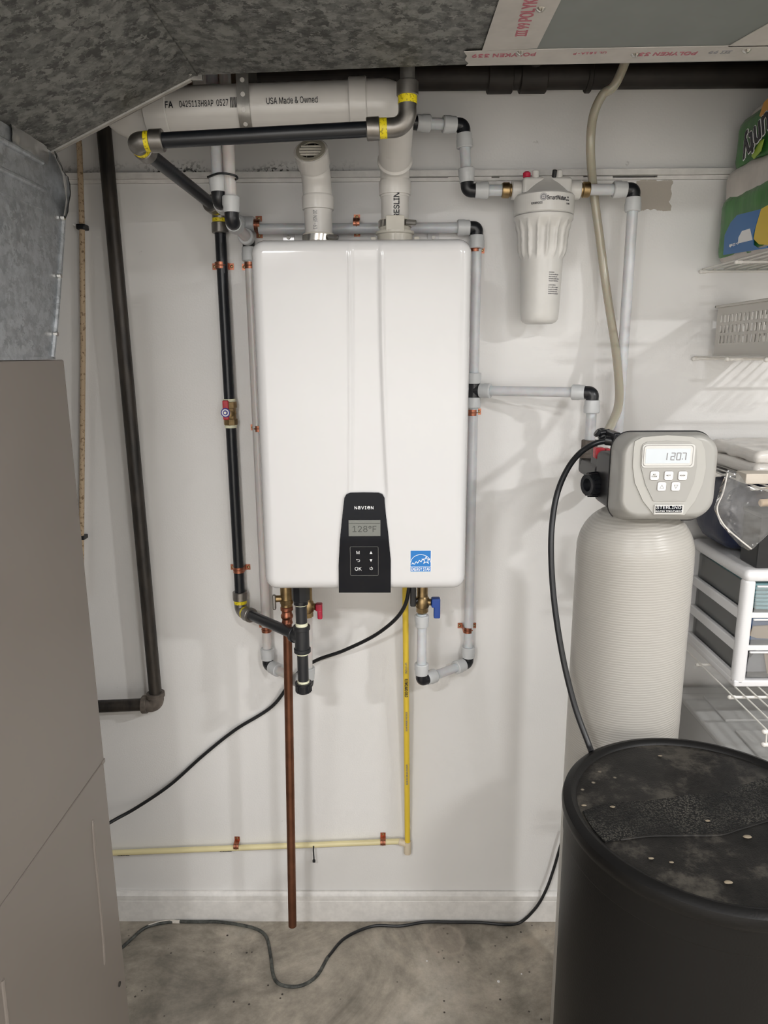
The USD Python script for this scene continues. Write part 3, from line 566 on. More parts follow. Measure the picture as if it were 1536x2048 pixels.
obj('thread_tape', cyl(vv0-d*.003, vv0+d*.004, RG+.0018, 20), 'tape_white', gas); obj('thread_tape', cyl(vv1-d*.004, vv1+d*.003, RG+.0018, 20), 'tape_white', gas)
mid = (vv0+vv1)/2+V(-.004, -.026, .004)
hd = obj('valve_handle', [rbx(mid[0]-.0075, mid[0]+.0075, mid[1]-.006, mid[1]+.002, mid[2]-.018, mid[2]+.030, .003), cyl(mid+V(0, .02, 0), mid, .006)], 'handle_redder', gas, label='red valve handle with purple disc')
dc = obj('handle_disc', cyl(mid+V(0, -.006, 0), mid+V(0, -.0085, 0), .0115, 24, .0006), 'disc_purple', gas)
obj('handle_ring', flat(Point(0, 0).buffer(.0088).difference(Point(0, 0).buffer(.0062)), mid+V(0, -.0085, 0), A, B, .0003), 'print_white', gas); obj('handle_nut', cyl(mid+V(0, -.0085, 0), mid+V(0, -.012, 0), .0035, 6), 'steel_bright', gas)
# drip leg under the heater
tz = g_tee; TX, TY = tz[0], tz[1]
zz = lambda py: P(604, py, TY)[2]
zH = HZ0
obj('union', [cyl(V(TX, TY, zH-.001), V(TX, TY, zz(1200)), .021, 8, .001), cyl(V(TX, TY, zz(1200)), V(TX, TY, zz(1208)), .017, 24)], 'fitting_black', gas)
obj('nipple', cyl(V(TX, TY, zz(1207)), V(TX, TY, zz(1250)), RG, 24), 'iron_nipple', gas)
obj('nipple', cyl(V(TX, TY, zz(1300)), V(TX, TY, zz(1365)), RG, 24), 'iron_nipple', gas)
obj('tee', [cyl(V(TX, TY, zz(1252)), V(TX, TY, zz(1303)), RG+.004, 28), cyl(V(TX, TY, zz(1251)), V(TX, TY, zz(1259)), RG+.0068, 28, .001), cyl(V(TX, TY, zz(1296)), V(TX, TY, zz(1304)), RG+.0068, 28, .001),
            cyl(g_tee, g_tee+unit(g_bot-g_tee)*.034, RG+.004, 24), cyl(g_tee+unit(g_bot-g_tee)*.026, g_tee+unit(g_bot-g_tee)*.035, RG+.0068, 24, .001)], 'iron_nipple', gas)
for a, b in ((1207, 1210), (1245, 1252), (1303, 1308), (1360, 1366)): obj('thread_tape', cyl(V(TX, TY, zz(a)), V(TX, TY, zz(b)), RG+.0012, 24), 'tape_white', gas)
obj('cap', [cyl(V(TX, TY, zz(1365)), V(TX, TY, zz(1384)), RG+.0055, 28, .003), cyl(V(TX, TY, zz(1364)), V(TX, TY, zz(1369)), RG+.0075, 28, .001)] + [rbx(TX+(RG+.0055)*math.sin(t)-.0012, TX+(RG+.0055)*math.sin(t)+.0012, TY-(RG+.0055)*math.cos(t)-.0012, TY-(RG+.0055)*math.cos(t)+.0012, zz(1382), zz(1369), .0008, 6) for t in np.arange(0, 6.28, .393)], 'fitting_black', gas)

# ================================================================== PLASTIC WATER PIPES
RP = .0120
def collar(par, a, d, L=.030, r=RP+.0062):
    return obj('collar', lathe([(RP, 0), (r-.002, 0), (r-.0012, .0015), (r-.0012, L*.35), (r, L*.45), (r, L-.002), (r-.0015, L), (RP, L)], a, d, 28), 'pex_collar', par)
def run(par, pts, m='pex', start=None, end=None, bend=.010, reach=.018, cl=.030, skip=()):
    """straight lengths of pipe joined by black push elbows with grey collars; start, end: leave a gap there"""
    pts = [np.asarray(p, float) for p in pts]
    for i in range(1, len(pts)-1):
        a, c_, b = pts[i-1], pts[i], pts[i+1]; ua, ub = unit(a-c_), unit(b-c_)
        obj('elbow', tube(fillet([c_+ua*reach, c_, c_+ub*reach], bend, 6), RP+.0028, 20), 'fitting_black', par)
        if (i, 0) not in skip: collar(par, c_+ua*reach*.95, ua, cl)
        if (i, 1) not in skip: collar(par, c_+ub*reach*.95, ub, cl)
    for i in range(len(pts)-1):
        d = unit(pts[i+1]-pts[i]); s0 = (start or 0) if i == 0 else reach; s1 = (end or 0) if i == len(pts)-2 else reach
        obj('pipe', cyl(pts[i]+d*s0, pts[i+1]-d*s1, RP, 24), m, par)
# a) feed to the filter
FY = -.092
zf = P(1089, 380, FY)[2]; xf = P(1089, 380, FY)[0]
p_in = V(P(1005, 380, FY)[0], FY, zf); e3 = V(P(935, 381, FY)[0], FY, zf); e2 = V(P(925, 256, FY+.02)[0], FY+.02, P(925, 256, FY+.02)[2]); e1 = V(.045, FY+.02, P(800, 258, FY+.02)[2]); top = V(.045, FY+.02, 2.48)
fp = thing('filter_feed_pipe', 'grey plastic water pipe stepping down to the left side of the white filter', 'pipe', e3)
e2[1] = e3[1] = FY; pass
run(fp, [p_in, e3, V(e2[0], FY, e2[2]), V(e1[0], -.114, e2[2]), V(e1[0], -.114, 2.48)])
# b) from the filter down behind the softener
p_out = V(P(1178, 378, FY)[0], FY, zf); f1 = V(P(1268, 378, FY)[0], FY, zf); f2 = V(P(1255, 830, -.05)[0], FY, P(1255, 960, FY)[2])
fo = thing('filter_outlet_pipe', 'grey plastic water pipe dropping down the wall from the right side of the filter', 'pipe', f2)
f3 = V(f2[0]-.10, FY, f2[2]); run(fo, [p_out, f1, V(f1[0], FY, f2[2]), V(f1[0]-.02, FY-.10, f2[2])])
# c) cold water loop right of the heater
WY = -.030
tl = P(500, 444, WY); tr = P(948, 441, WY); tr[2] = tl[2] = (tl[2]+tr[2])/2
b1 = V(P(936, 1326, WY)[0], WY, P(936, 1326, WY)[2]); CV = -.135; b2 = P(843, 1338, CV); cvz = P(841, 1215, CV)[2]
tr[0] = P(951, 600, WY)[0]; tr0 = tr.copy()
cold = thing('cold_water_pipe', 'grey plastic water pipe along the heater top, down its right side to the blue valve', 'pipe', b1)
b1[2] = b2[2] = (b1[2]+b2[2])/2
run(cold, [tl+V(.02, 0, 0), tr, b1, b2, V(b2[0], CV, cvz)])
tee = V(tr[0]+(b1[0]-tr[0])*(tr[2]-P(950, 768, WY)[2])/(tr[2]-b1[2]), WY, P(950, 768, WY)[2]); dv = unit(b1-tr)
BR = -.155; k1 = P(1186, 770, BR); k1[2] = tee[2]; k2 = V(k1[0], BR, P(1186, 890, BR)[2]-.0)
obj('tee', [cyl(tee-dv*.018, tee+dv*.018, RP+.0034, 20, .001), cyl(tee, tee+unit(k1-tee)*.016, RP+.0034, 20, .001)], 'fitting_black', cold)
collar(cold, tee-dv*.017, -dv, .026); collar(cold, tee+dv*.017, dv, .026); collar(cold, tee+unit(k1-tee)*.016, unit(k1-tee), .028)
run(cold, [tee, k1, k2], start=.02)
collar(cold, V(b2[0], CV, cvz-.034), V(0, 0, 1), .030)
# d) hot water pipe left of the heater and the two risers
YR = -.245
ra, rb_ = P(438, 402, YR), P(464, 443, YR-.005); ja, jb = P(497, 448, WY), P(492, 472, WY)
ra_t = V(P(424, 170, YR)[0], YR, 2.48); rb_t = V(P(451, 170, YR-.005)[0], YR-.005, 2.48)
pass
ris = thing('water_riser', 'grey plastic riser from the ceiling ending at a black elbow, left of the pair', 'pipe', ra, group=None)
run(ris, [ra_t, ra, V(ja[0]-.022, WY-.002, ja[2])], 'pex', cl=.032); obj('joint', [cyl(V(ja[0]-.022, WY-.03, ja[2]), V(ja[0]-.022, WY+.018, ja[2]), RP+.0062, 24, .002), cyl(V(ja[0]-.03, WY, ja[2]), V(ja[0]+.014, WY, ja[2]), RP+.005, 24, .002)], 'pex_collar', ris)
hl_b = P(536, 1330, WY); h1 = V(jb[0]+.006, WY, jb[2]-.008); h2 = V(hl_b[0], WY, hl_b[2]); HV = -.150; h3 = P(615, 1342, HV); h3[2] = h2[2]; h4 = V(h3[0]+.004, HV, P(622, 1225, HV)[2])
hot = thing('hot_water_pipe', 'grey plastic water pipe with red print, down the left of heater to red valve', 'pipe', h2)
run(hot, [rb_t, rb_, h1, h2, h3, h4], 'pex_red', cl=.032)
obj('zip_tie', tube(spline([V(ra_t[0]-.016, YR-.012, P(440, 357, YR)[2]), V((ra_t[0]+rb_t[0])/2, YR-.034, P(440, 357, YR)[2]+.002), V(rb_t[0]+.014, YR-.030, P(440, 358, YR)[2]), V(rb_t[0]+.015, YR-.012, P(440, 361, YR)[2]), V((ra_t[0]+rb_t[0])/2, YR+.014, P(440, 361, YR)[2]), V(ra_t[0]-.014, YR+.006, P(440, 361, YR)[2])]), .0022, 8), 'cord_black', label='thin black zip tie binding the two risers together', cat='zip tie')

# valves under the heater
def valve(nm, label, x, y, z, hcol, hdir, k=1.0):
    """brass valve hanging from the heater's underside, its lever at the side"""
    t_ = thing(nm, label, 'valve', (x, y, z))
    obj('body', [cyl(V(x, y, z), V(x, y, HZ0-.0005), .0135, 20), lathe([(.0125, 0), (.0165, .004), (.0185, .016), (.0165, .028), (.0125, .034)], V(x, y, z), (0, 0, 1), 24), cyl(V(x, y, z-.010), V(x, y, z+.004), .0150, 8, .001),
                 cyl(V(x, y, z+.018), V(x+hdir*.022, y-.006, z+.018), .0085, 16)], 'brass', t_)
    hx = x+hdir*.022
    obj('handle', [rbx(min(hx, hx+hdir*.022*k), max(hx, hx+hdir*.022*k), y-.016, y+.004, z+.018-.012*k, z+.018+.012*k, .003), rbx(min(hx+hdir*.006*k, hx+hdir*.022*k), max(hx+hdir*.006*k, hx+hdir*.022*k), y-.016, y+.002, z+.018-.040*k, z+.012, .003)], hcol, t_, label='lever handle')
    return t_
cwv = valve('cold_water_valve', 'brass valve with blue handle under the right of the heater', b2[0]+.001, CV, cvz-.002, 'handle_blue', 1)
p = P(826, 1198, -.15); obj('drain_cap', [rbx(p[0]-.007, p[0]+.007, -.158, -.140, p[2]-.018, HZ0-.0005, .003), cyl(p+V(-.004, 0, -.014), V(b2[0], CV, p[2]), .006, 12)], 'cord_black', cwv)
valve('hot_water_valve', 'brass valve with red handle under the left of the heater', h4[0], HV, h4[2]-.001, 'handle_red', 1, .75)
# copper relief pipe with brass valve
CY = -.162; cb = P(585, 1851, CY); ct = P(575, 1258, CY)
cu = thing('copper_relief_pipe', 'brown copper drain pipe hanging from the heater to just above the floor', 'pipe', cb)
top_ = V(ct[0], CY, P(573, 1212, CY)[2])
obj('pipe', tube(fillet([V(ct[0], CY, top_[2]-.01), ct, cb], .2, 6), .0111, 24), 'copper_pipe', cu)
prof = []
for zo, r in ((0, .0125), (.004, .0140), (.008, .0125), (.014, .0122), (.018, .0150), (.024, .0150), (.028, .0125), (.034, .0122), (.037, .0155), (.044, .0155), (.047, .0130)): prof.append((r, zo))
obj('press_fitting', lathe(prof, V(ct[0], CY, top_[2]-.047), (0, 0, 1), 28), 'copper', cu, label='shiny copper press fitting')
rv = thing('relief_valve', 'brass pressure relief valve with grey lever, above the copper drain pipe', 'valve', V(ct[0], CY, top_[2]))
obj('body', [cyl(top_, V(ct[0], CY, HZ0-.0005), .0145, 24), cyl(V(ct[0], CY, top_[2]+.006), V(ct[0], CY, top_[2]+.018), .0165, 8, .001), cyl(V(ct[0], CY, top_[2]+.02), V(ct[0]-.026, CY-.004, top_[2]+.02), .0085, 16)], 'brass', rv)
lv = P(549, 1200, CY-.01)
obj('lever', tube(spline([V(ct[0]-.026, CY-.006, top_[2]+.022), lv+V(-.001, 0, .012), lv+V(-.004, -.002, -.003), lv+V(-.004, -.002, -.022)]), [.0055]*9+[.004]*16, 12) if False else rbx(lv[0]-.0045, lv[0]+.0035, lv[1]-.008, lv[1]+.004, lv[2]-.024, lv[2]+.014, .003), 'steel_dull', rv)

# yellow condensate pipe
RC = .0080; ya = V(P(810, 1184, -.085)[0], -.085, HZ0-.0005); yb = P(815, 1686, -.016)
yl = thing('condensate_pipe', 'thin yellow plastic pipe dropping from heater and turning left above the baseboard', 'pipe', yb)
obj('vertical_pipe', tube([ya, yb], RC, 20), 'cpvc_yellow', yl)
yl0 = P(120, 1710, -.0135); yl1 = P(800, 1682.5, -.0135); dh = unit(yl0-yl1)
obj('horizontal_pipe', tube([yl1, yl0], RC, 20), 'cpvc_cream', yl)
yt = P(815, 1690, -.0165)
obj('elbow', [tube(fillet([yt+V(0, 0, .012), yt+V(0, 0, -.016), yt+V(0, .001, -.026)], .006, 5), RC+.003, 20), cyl(yt+V(0, 0, .004)+dh*.002, yl1+dh*.004, RC+.0018, 20, .001)], 'cpvc_tan', yl)
da = unit(yb-ya)
for s_, py, hh, bd in (('1/2" CTS CPVC', 1318, .0050, False), ('FLOWGUARD GOLD', 1352, .0068, True), ('ASTM D2846  DRINKING WATER', 1420, .0042, False), ('ASTM F442  HOT AND COLD WATER', 1530, .0042, False)):
    p = ya+da*((P(812, py, -.05)[2]-ya[2])/da[2]); a_ = da; b_ = unit(V(1, 0, 0)-da*da[0]); obj('lettering', text_round(s_, hh, p, a_, b_, RC, bd, .66 if not bd else .62), 'print_black' if bd else 'print_grey', yl, smooth=False)
for px in (440, 235):
    p = yl1+dh*((P(px, 1690, -.0135)[0]-yl1[0])/dh[0]); obj('lettering', text_round('FlowGuard Gold', .005, p, -dh, unit(np.cross(V(0, -.8, -.6), -dh)), RC, True, .65), 'print_black', yl, smooth=False)
p = P(627, 1700, -.026); obj('zip_tie', [tube([p+V(0, .004, .010), p+V(0, -.002, 0), p+V(.0005, 0, -.033)], .0020, 8), rbx(p[0]-.0035, p[0]+.0045, p[1]-.003, p[1]+.003, p[2]-.040, p[2]-.033, .001, 8)], 'cord_black', label='short black zip tie dangling under the yellow pipe by the copper pipe', cat='zip tie')

# ================================================================== COPPER STRAPS
def strap(label, px, py, rp, yax, horiz=False):
    p = P(px, py, yax); p[1] = 0
    if strap.first is not None: return copy(strap.first[(round(rp, 4), round(yax, 3))], p, 90 if horiz else 0, label) if (round(rp, 4), round(yax, 3)) in strap.first else build(label, p, rp, yax, horiz)
    strap.first = {}; return build(label, p, rp, yax, horiz)
def build(label, p, rp, yax, horiz):
    t_ = thing('pipe_strap', label, 'strap', p, group='copper pipe straps', roty=90 if horiz else 0)
    w_ = .0075; R = rp+.0004; th = .0014; pts = []
    ear = R+.0125
    prof = [(-ear, 0)] + [(-R-.002, 0)] + [(-R*math.cos(a)-(.0), yax-R*math.sin(a)) for a in np.linspace(0, math.pi, 15)] + [(R+.002, 0), (ear, 0)]
    line = LineString([(x, -y if False else y) for x, y in prof]); 
    line = LineString([(-ear, -.0012), (-R-.0008, -.0012)] + [(-R*math.cos(a), yax-R*math.sin(a)) for a in np.linspace(0, math.pi, 15)] + [(R+.0008, -.0012), (ear, -.0012)])
    pg = line.buffer(th/2, cap_style=2)
    m = trimesh.creation.extrude_polygon(pg, 2*w_, engine='earcut'); m.apply_transform(frame(V(0, 0, -w_), V(1, 0, 0), V(0, 1, 0), V(0, 0, 1)))
    bn = obj('band', [m] + [tube([(-R*1.0*math.cos(a), yax-(R+th*.6)*math.sin(a), 0) for a in np.linspace(.25, math.pi-.25, 13)], .0016, 8)], 'copper', t_, local=True)
    for sx in (-1, 1): obj('screw', lathe([(0, 0), (.0036, 0), (.0036, .001), (.0024, .0024), (0, .0028)], (sx*(ear-.0052), -.0015, 0), (0, -1, 0), 14), 'brass', t_, local=True)
    strap.first[(round(rp, 4), round(yax, 3))] = t_; return t_
strap.first = None
strap('copper strap holding the black gas pipe, at the level of the heater top', 442, 531, RG, -.024)
strap('copper strap holding the black gas pipe just above its lower elbow', 477.5, 1139, RG, -.024)
strap('copper strap on the grey pipe over the heater, by its upper left corner', 514, 450, RP, WY, True)
strap('copper strap on the grey pipe over the heater, between the two vent pipes', 713, 447, RP, WY, True)
strap('copper strap beside the upper right corner of the heater', 951, 497, RP, WY)
strap('copper strap on the right-hand pipe just below the black tee', 945, 825, RP, WY)
strap('copper strap on the right-hand pipe below the heater', 936, 1259, RP, WY)
strap('copper strap half hidden at the upper left edge of the heater', 500, 531, RP, WY)
strap('copper strap half hidden at the middle of the left edge of the heater', 517, 857, RP, WY)
strap('copper strap on the hot pipe behind the lower gas elbow', 533, 1258, RP, WY)
strap('copper strap on the yellow pipe, on the left below the power cord', 473, 1692, RC, -.0145, True)
strap('copper strap on the yellow pipe near its corner', 766, 1684, RC, -.0145, True)

# ================================================================== CORDS
c0 = obj('power_cord', tube(spline([V(*P(822, 1188, -.17)[:2], HZ0-.006), P(808, 1215, -.15), P(760, 1264, -.10), P(690, 1300, -.05), P(630, 1322, -.03), P(590, 1352, -.02), P(545, 1412, -.012), P(470, 1460, -.012), P(405, 1512, -.012), P(340, 1570, -.014), P(272, 1616, -.03), P(222, 1644, -.06), P(150, 1690, -.12)]), .0048, 12), 'cord_black', label='black power cord sagging across the wall under the heater', cat='cord')
def fl(px, py):
    q = PZ(px, py, .0048); return V(q[0], min(q[1], -.021), .0048)
fc = thing('floor_cable', 'thin dark cable looping across the concrete floor with one white stretch', 'cable', fl(590, 1990))
obj('cable', tube(spline([fl(170, 1960), fl(250, 1890), fl(292, 1855), fl(345, 1838.5), fl(375, 1836.5)]), .0046, 10), 'cord_grey', fc)
obj('white_stretch', tube(spline([fl(297, 1852), fl(330, 1841.5), fl(362, 1837.0)]), .0050, 10), 'cord_white', fc)
obj('cable', tube(spline([fl(375, 1836.5), fl(410, 1837), fl(438, 1836), fl(470, 1848), fl(510, 1857), fl(532, 1873), fl(541, 1910), fl(546, 1948), fl(556, 1966), fl(578, 1973), fl(606, 1970), fl(634, 1951), fl(655, 1915)]), .0046, 10), 'cord_grey', fc)
up = [fl(655, 1915), fl(690, 1876), fl(745, 1852.5), fl(800, 1852), fl(850, 1840.5), fl(905, 1839), fl(960, 1845), fl(1010, 1849), fl(1040, 1841), P(1072, 1815, -.028), P(1092, 1780, -.026), P(1106, 1742, -.02), P(1117, 1705, -.02), P(1130, 1660, -.02)]
obj('cable', tube(spline(up), .0042, 10), 'cord_black', fc)

# ================================================================== FILTER
fz = zf
ft = thing('water_filter', 'white water filter housing with ribbed sump, mounted high on the wall', 'water filter', V(xf, FY, P(1080, 648, FY)[2]))
zc = P(1089, 432, FY)[2]; zb = P(1080, 648, FY)[2]; RCAP = .0675
obj('cap', lathe([(.0, .080), (.030, .080), (.036, .070), (RCAP-.012, .048), (RCAP-.003, .044), (RCAP, .040), (RCAP, .004), (RCAP-.004, 0), (.05, 0)], V(xf, FY, zc-.002), n=56), 'filter_white', ft)
obj('head', [rbx(xf-.055, xf+.055, -.125, -.012, fz-.016, fz+.022, .008), cyl(V(p_in[0]+.020, FY, fz), V(p_out[0]-.020, FY, fz), .0205, 28, .002), rbx(xf-.05, xf+.05, -.02, -.001, fz-.03, fz+.024, .003)] + [cyl(V(xf+sx*.026, FY-.022, fz+.0), V(xf+sx*.026, FY-.022, fz+.036), .0085, 18, .002) for sx in (-1, 1)], 'filter_white', ft)
obj('pressure_button', cyl(V(xf-.045, FY-.020, fz+.020), V(xf-.045, FY-.020, fz+.034), .0085, 18, .003), 'handle_red', ft, label='small red pressure release button')
obj('port_plug', cyl(V(xf+.014, FY-.028, fz+.02), V(xf+.014, FY-.035, fz+.034), .005, 14, .001), 'cord_black', ft)
obj('seam', lathe([(RCAP-.006, 0), (RCAP-.001, -.0005), (RCAP-.001, -.003), (RCAP-.006, -.0035)], V(xf, FY, zc-.001), n=56), 'filter_grey', ft)
def sump():
    zs = [0, .004, .010, .03, .06, .10, .14, zc-zb-.070, zc-zb-.052, zc-zb-.034, zc-zb-.026, zc-zb-.016, zc-zb-.010, zc-zb-.003]
    rs = [.030, .038, .0425, .0445, .0455, .0465, .0475, .0500, .0510, .0530, .056, .0625, RCAP-.001, RCAP-.001]
    n = 112; th = np.arange(n)*2*math.pi/n; v = []
    ribs = np.zeros(n)
    for k in range(16): ribs = np.maximum(ribs, np.exp(-((((th-k*2*math.pi/16+math.pi) % (2*math.pi))-math.pi)/.055)**2))
    zs, rs = np.array(zs), np.array(rs); Z = np.unique(np.r_[zs, np.linspace(.02, zc-zb-.03, 22)]); Rr = np.interp(Z, zs, rs); H_ = zc-zb
    for z_, r_ in zip(Z, Rr):
        am = .0068*np.clip((z_-(H_-.092))/.012, 0, 1)*np.clip((H_-.016-z_)/.006, 0, 1); v.append(np.stack([xf+(r_+am*ribs)*np.sin(th), FY-(r_+am*ribs)*np.cos(th), np.full(n, zb+z_)], 1))
    return loft(v)
obj('sump', sump(), 'filter_white', ft, smooth=45)
for sx, pp in ((-1, p_in), (1, p_out)): obj('brass_fitting', lathe([(.0125, 0), (.0155, .001), (.0168, .004), (.0168, .016), (.014, .018), (.0135, .023), (.0165, .025), (.0165, .032), (.012, .033)], V(pp[0]+sx*.002, FY, fz), (-sx, 0, 0), 28), 'brass', ft, label='brass push-fit fitting')
zl = zc+.014
def capt(s_, h_, ang, dz, bd=False, sq=.8):
    m_ = meshkit.text_mesh(s_, h_, .0005, bd); m_.apply_scale([sq, 1, 1]); v = m_.vertices; t_ = ang+v[:, 0]/RCAP; r_ = RCAP+.0003+v[:, 2]
    m_.vertices = np.stack([xf+r_*np.sin(t_), FY-r_*np.cos(t_), zl+dz+v[:, 1]], 1); return m_
obj('lettering', [capt('SmartWater', .0082, -.12, .008, True, .72), capt('GXWH20S', .0045, -.62, .0, True), capt('IN', .003, .62, .013), capt('OPEN', .003, .56, .007), capt('CLOSE', .003, .58, .0), ], 'print_black', ft, smooth=False)
def badge(inner):
    pg = Point(0, 0).buffer(.0078, 16) if not inner else shapely.union_all([LineString([(.0035*math.cos(t+f)*(.4+.6*math.sin(t*2+f)**2), .0035*math.sin(t+f)*(.4+.6*math.sin(t*2+f)**2)) for t in np.linspace(0, 6.28, 30)]).buffer(.0003) for f in (0,)] + [Point(0, 0).buffer(.0068).difference(Point(0, 0).buffer(.0063))])
    m_ = trimesh.util.concatenate([trimesh.creation.extrude_polygon(g_, .0005, engine='earcut') for g_ in getattr(pg, 'geoms', [pg])])
    v = m_.vertices; t_ = -.22+v[:, 0]/RCAP; r_ = RCAP+(.0003 if not inner else .0008)+v[:, 2]; m_.vertices = np.stack([xf+r_*np.sin(t_), FY-r_*np.cos(t_), zl+.014+v[:, 1]], 1); return m_
obj('round_emblem', badge(False), 'print_grey', ft, smooth=False); obj('emblem_script', badge(True), 'print_white', ft, smooth=False)
obj('emblem_script', capt('GE', .006, -.275, .011, True, .75), 'print_white', ft, smooth=False) if False else None
ml = []
for k, s_ in enumerate(['WARNING:', 'Do not use with water', 'that is unsafe or of', 'unknown quality without', 'adequate disinfection.', '', 'ADVERTENCIA:', 'No se utilice con agua', 'insegura o de calidad', 'desconocida sin una', 'desinfeccion adecuada']):
    if not s_: continue
    m_ = meshkit.text_mesh(s_, .0026, .0004); m_.apply_scale([.72, 1, 1]); v = m_.vertices; zz_ = zb+.110-k*.0046; r0_ = np.interp(zz_-zb, [.03, .06, .10, .14], [.0445, .0455, .0465, .0475]); t_ = .18+v[:, 0]/r0_; r_ = r0_+.0003+v[:, 2]
    m_.vertices = np.stack([xf+r_*np.sin(t_), FY-r_*np.cos(t_), zz_+v[:, 1]], 1); ml.append(m_)
obj('printed_notice', ml, 'print_grey', ft, smooth=False)
# clear drain hose
SY = -.405
obj('drain_hose', tube(spline([V(*P(1300, 160, -.16)[:2], 2.42), P(1240, 150, -.14), P(1205, 190, -.12), P(1186, 235, -.11), P(1181, 300, -.10), P(1187, 380, -.05), P(1200, 480, -.045), P(1213, 580, -.05), P(1230, 690, -.09), P(1238, 770, -.15), P(1236, 815, -.2), P(1222, 850, -.26), P(1213, 868, -.30), P(1214, 880, -.32)]), .0098, 16), 'hose_clear', label='cloudy clear plastic hose curving down the wall to the softener head', cat='hose')

# ================================================================== WATER SOFTENER
SX = .5105; SR = .1155
sx0 = P(1264, 1160, SY)[0]; SX = sx0
sf = thing('water_softener', 'grey fibreglass water softener tank with display control head', 'water softener', (SX, SY, 0))
ztop = P(1285, 1030, SY)[2]; zs = ztop-.075
prof = [(0, .002), (.10, .002), (SR-.01, .01), (SR, .03), (SR, zs-.012), (SR-.0006, zs)] + [(SR*math.cos(t)**.8 if t < 1.5 else .02, zs+.098*math.sin(t)) for t in np.linspace(.1, 1.32, 12)]
obj('tank', lathe(prof, V(SX, SY, 0), n=72), 'tank_wound', sf)
hx0, hx1 = P(1224, 950, -.46)[0], P(1424, 950, -.52)[0]
HF, HB = -.535, -.445
c_f = P(1330, 950, HF); hw, hh = .184, .166
hc = V((P(1253, 950, HF)[0]+P(1426, 950, HF)[0])/2, HF, P(1330, 950, HF)[2])
fw_, fh_ = P(1426, 950, HF)[0]-P(1243, 950, HF)[0], P(1330, 868, HF)[2]-P(1330, 1038, HF)[2]
hc[0] = (P(1426, 950, HF)[0]+P(1243, 950, HF)[0])/2; hc[2] = (P(1330, 868, HF)[2]+P(1330, 1038, HF)[2])/2
def ringpx(x0, y0, x1, y1, y_, r_, g=0.0):
    p0, p1 = P(x0, y0, y_), P(x1, y1, y_); q = rrect(p1[0]-p0[0]-2*g, p0[2]-p1[2]-2*g, max(r_-g*.6, .006), 8); return np.stack([(p0[0]+p1[0])/2+q[:, 0], np.full(len(q), y_), (p0[2]+p1[2])/2+q[:, 1]], 1)
FR, BK = (1246, 869, 1424, 1036), (1224, 863, 1410, 1040)
mixr = lambda f: tuple(a*(1-f)+b*f for a, b in zip(BK, FR))
obj('cover', loft([ringpx(*BK, HB, .034, .001), ringpx(*mixr(.35), HB-.032, .036), ringpx(*mixr(.75), HF+.020, .038), ringpx(*FR, HF+.007, .038, .001), ringpx(*FR, HF+.001, .036, .005), ringpx(*FR, HF-.002, .032, .011)]), 'head_grey', sf, smooth=50)
obj('backplate', loft([ringpx(*BK, HB+.006, .036, -.0015), ringpx(*BK, HB+.0005, .036, -.0015)]), 'head_black', sf)
fpx = lambda px, py, y=HF-.003: P(px, py, y)[[0, 2]]
def zpoly(pts): return Polygon([fpx(1140+a/4.955, 840+b/4.955) for a, b in pts])
def zz4(a, b): return (1140+a/4.955, 840+b/4.955)
shield = zpoly([(628, 300), (640, 210), (720, 170), (960, 150), (1210, 165), (1300, 210), (1335, 300), (1345, 470), (1310, 640), (1235, 800), (1130, 940), (830, 940), (720, 800), (640, 620), (620, 460)]).buffer(.004).buffer(-.004)
obj('face_plate', flat(shield, V(0, HF-.001, 0), A, B, .0035), 'head_face', sf)
sh2 = zpoly([(700, 300), (715, 240), (760, 215), (960, 205), (1180, 215), (1235, 245), (1250, 300), (1252, 450), (1220, 620), (1140, 800), (820, 800), (742, 640), (697, 460)]).buffer(.003).buffer(-.003)
obj('face_plate', flat(sh2, V(0, HF-.0045, 0), A, B, .002), 'head_grey', sf)
YQ = HF-.0065
def z4box(a0, b0, a1, b1, d, m, nm, r=.0, y=YQ):
    p0, p1 = zz4(a0, b0), zz4(a1, b1); return pbox(*p0, *p1, y, d, m, nm, sf, r)
z4box(722, 240, 1222, 468, .002, 'bezel_silver', 'display_bezel', .006); z4box(735, 252, 1210, 456, .0006, 'filter_grey', 'display_bezel', .005, YQ-.002); z4box(741, 258, 1204, 450, .0004, 'bezel_silver', 'display_bezel', .005, YQ-.0026)
z4box(755, 285, 1185, 428, .0006, 'lcd_lit', 'display', .001, YQ-.003)
dgt = []
SEG = {'0': 'abcdef', '1': 'bc', '2': 'abged', '7': 'abc'}
def digit(ch, ox, oz, w_, h_, t_=.0009):
    lines = dict(a=((0, 1), (1, 1)), b=((1, 1), (1, .5)), c=((1, .5), (1, 0)), d=((0, 0), (1, 0)), e=((0, 0), (0, .5)), f=((0, .5), (0, 1)), g=((0, .5), (1, .5)))
    return [LineString([(ox+p[0]*w_+(.12*p[1])*w_, oz+p[1]*h_) for p in lines[c2]]).buffer(t_, cap_style=2) for c2 in SEG[ch]]
dz0 = fpx(*zz4(1000, 392), YQ); sc4 = (fpx(*zz4(1060, 392), YQ)-dz0)[0]/60
for ch, off in (('1', 905), ('2', 975), ('0', 1032), ('7', 1085)): dgt += digit(ch, dz0[0]+(off-1000+(-6 if ch == '1' else 0)+15)*sc4, dz0[1], 36*sc4, 68*sc4)
dgt.append(Point(dz0[0]+(1018-1000+10)*sc4, dz0[1]+20*sc4).buffer(.001)); dgt.append(Point(dz0[0]+(1105-1000)*sc4, dz0[1]+8*sc4).buffer(.001))
obj('display_digits', flat(shapely.union_all(dgt), V(0, YQ-.0036, 0), A, B, .0003), 'print_grey', sf, smooth=False)
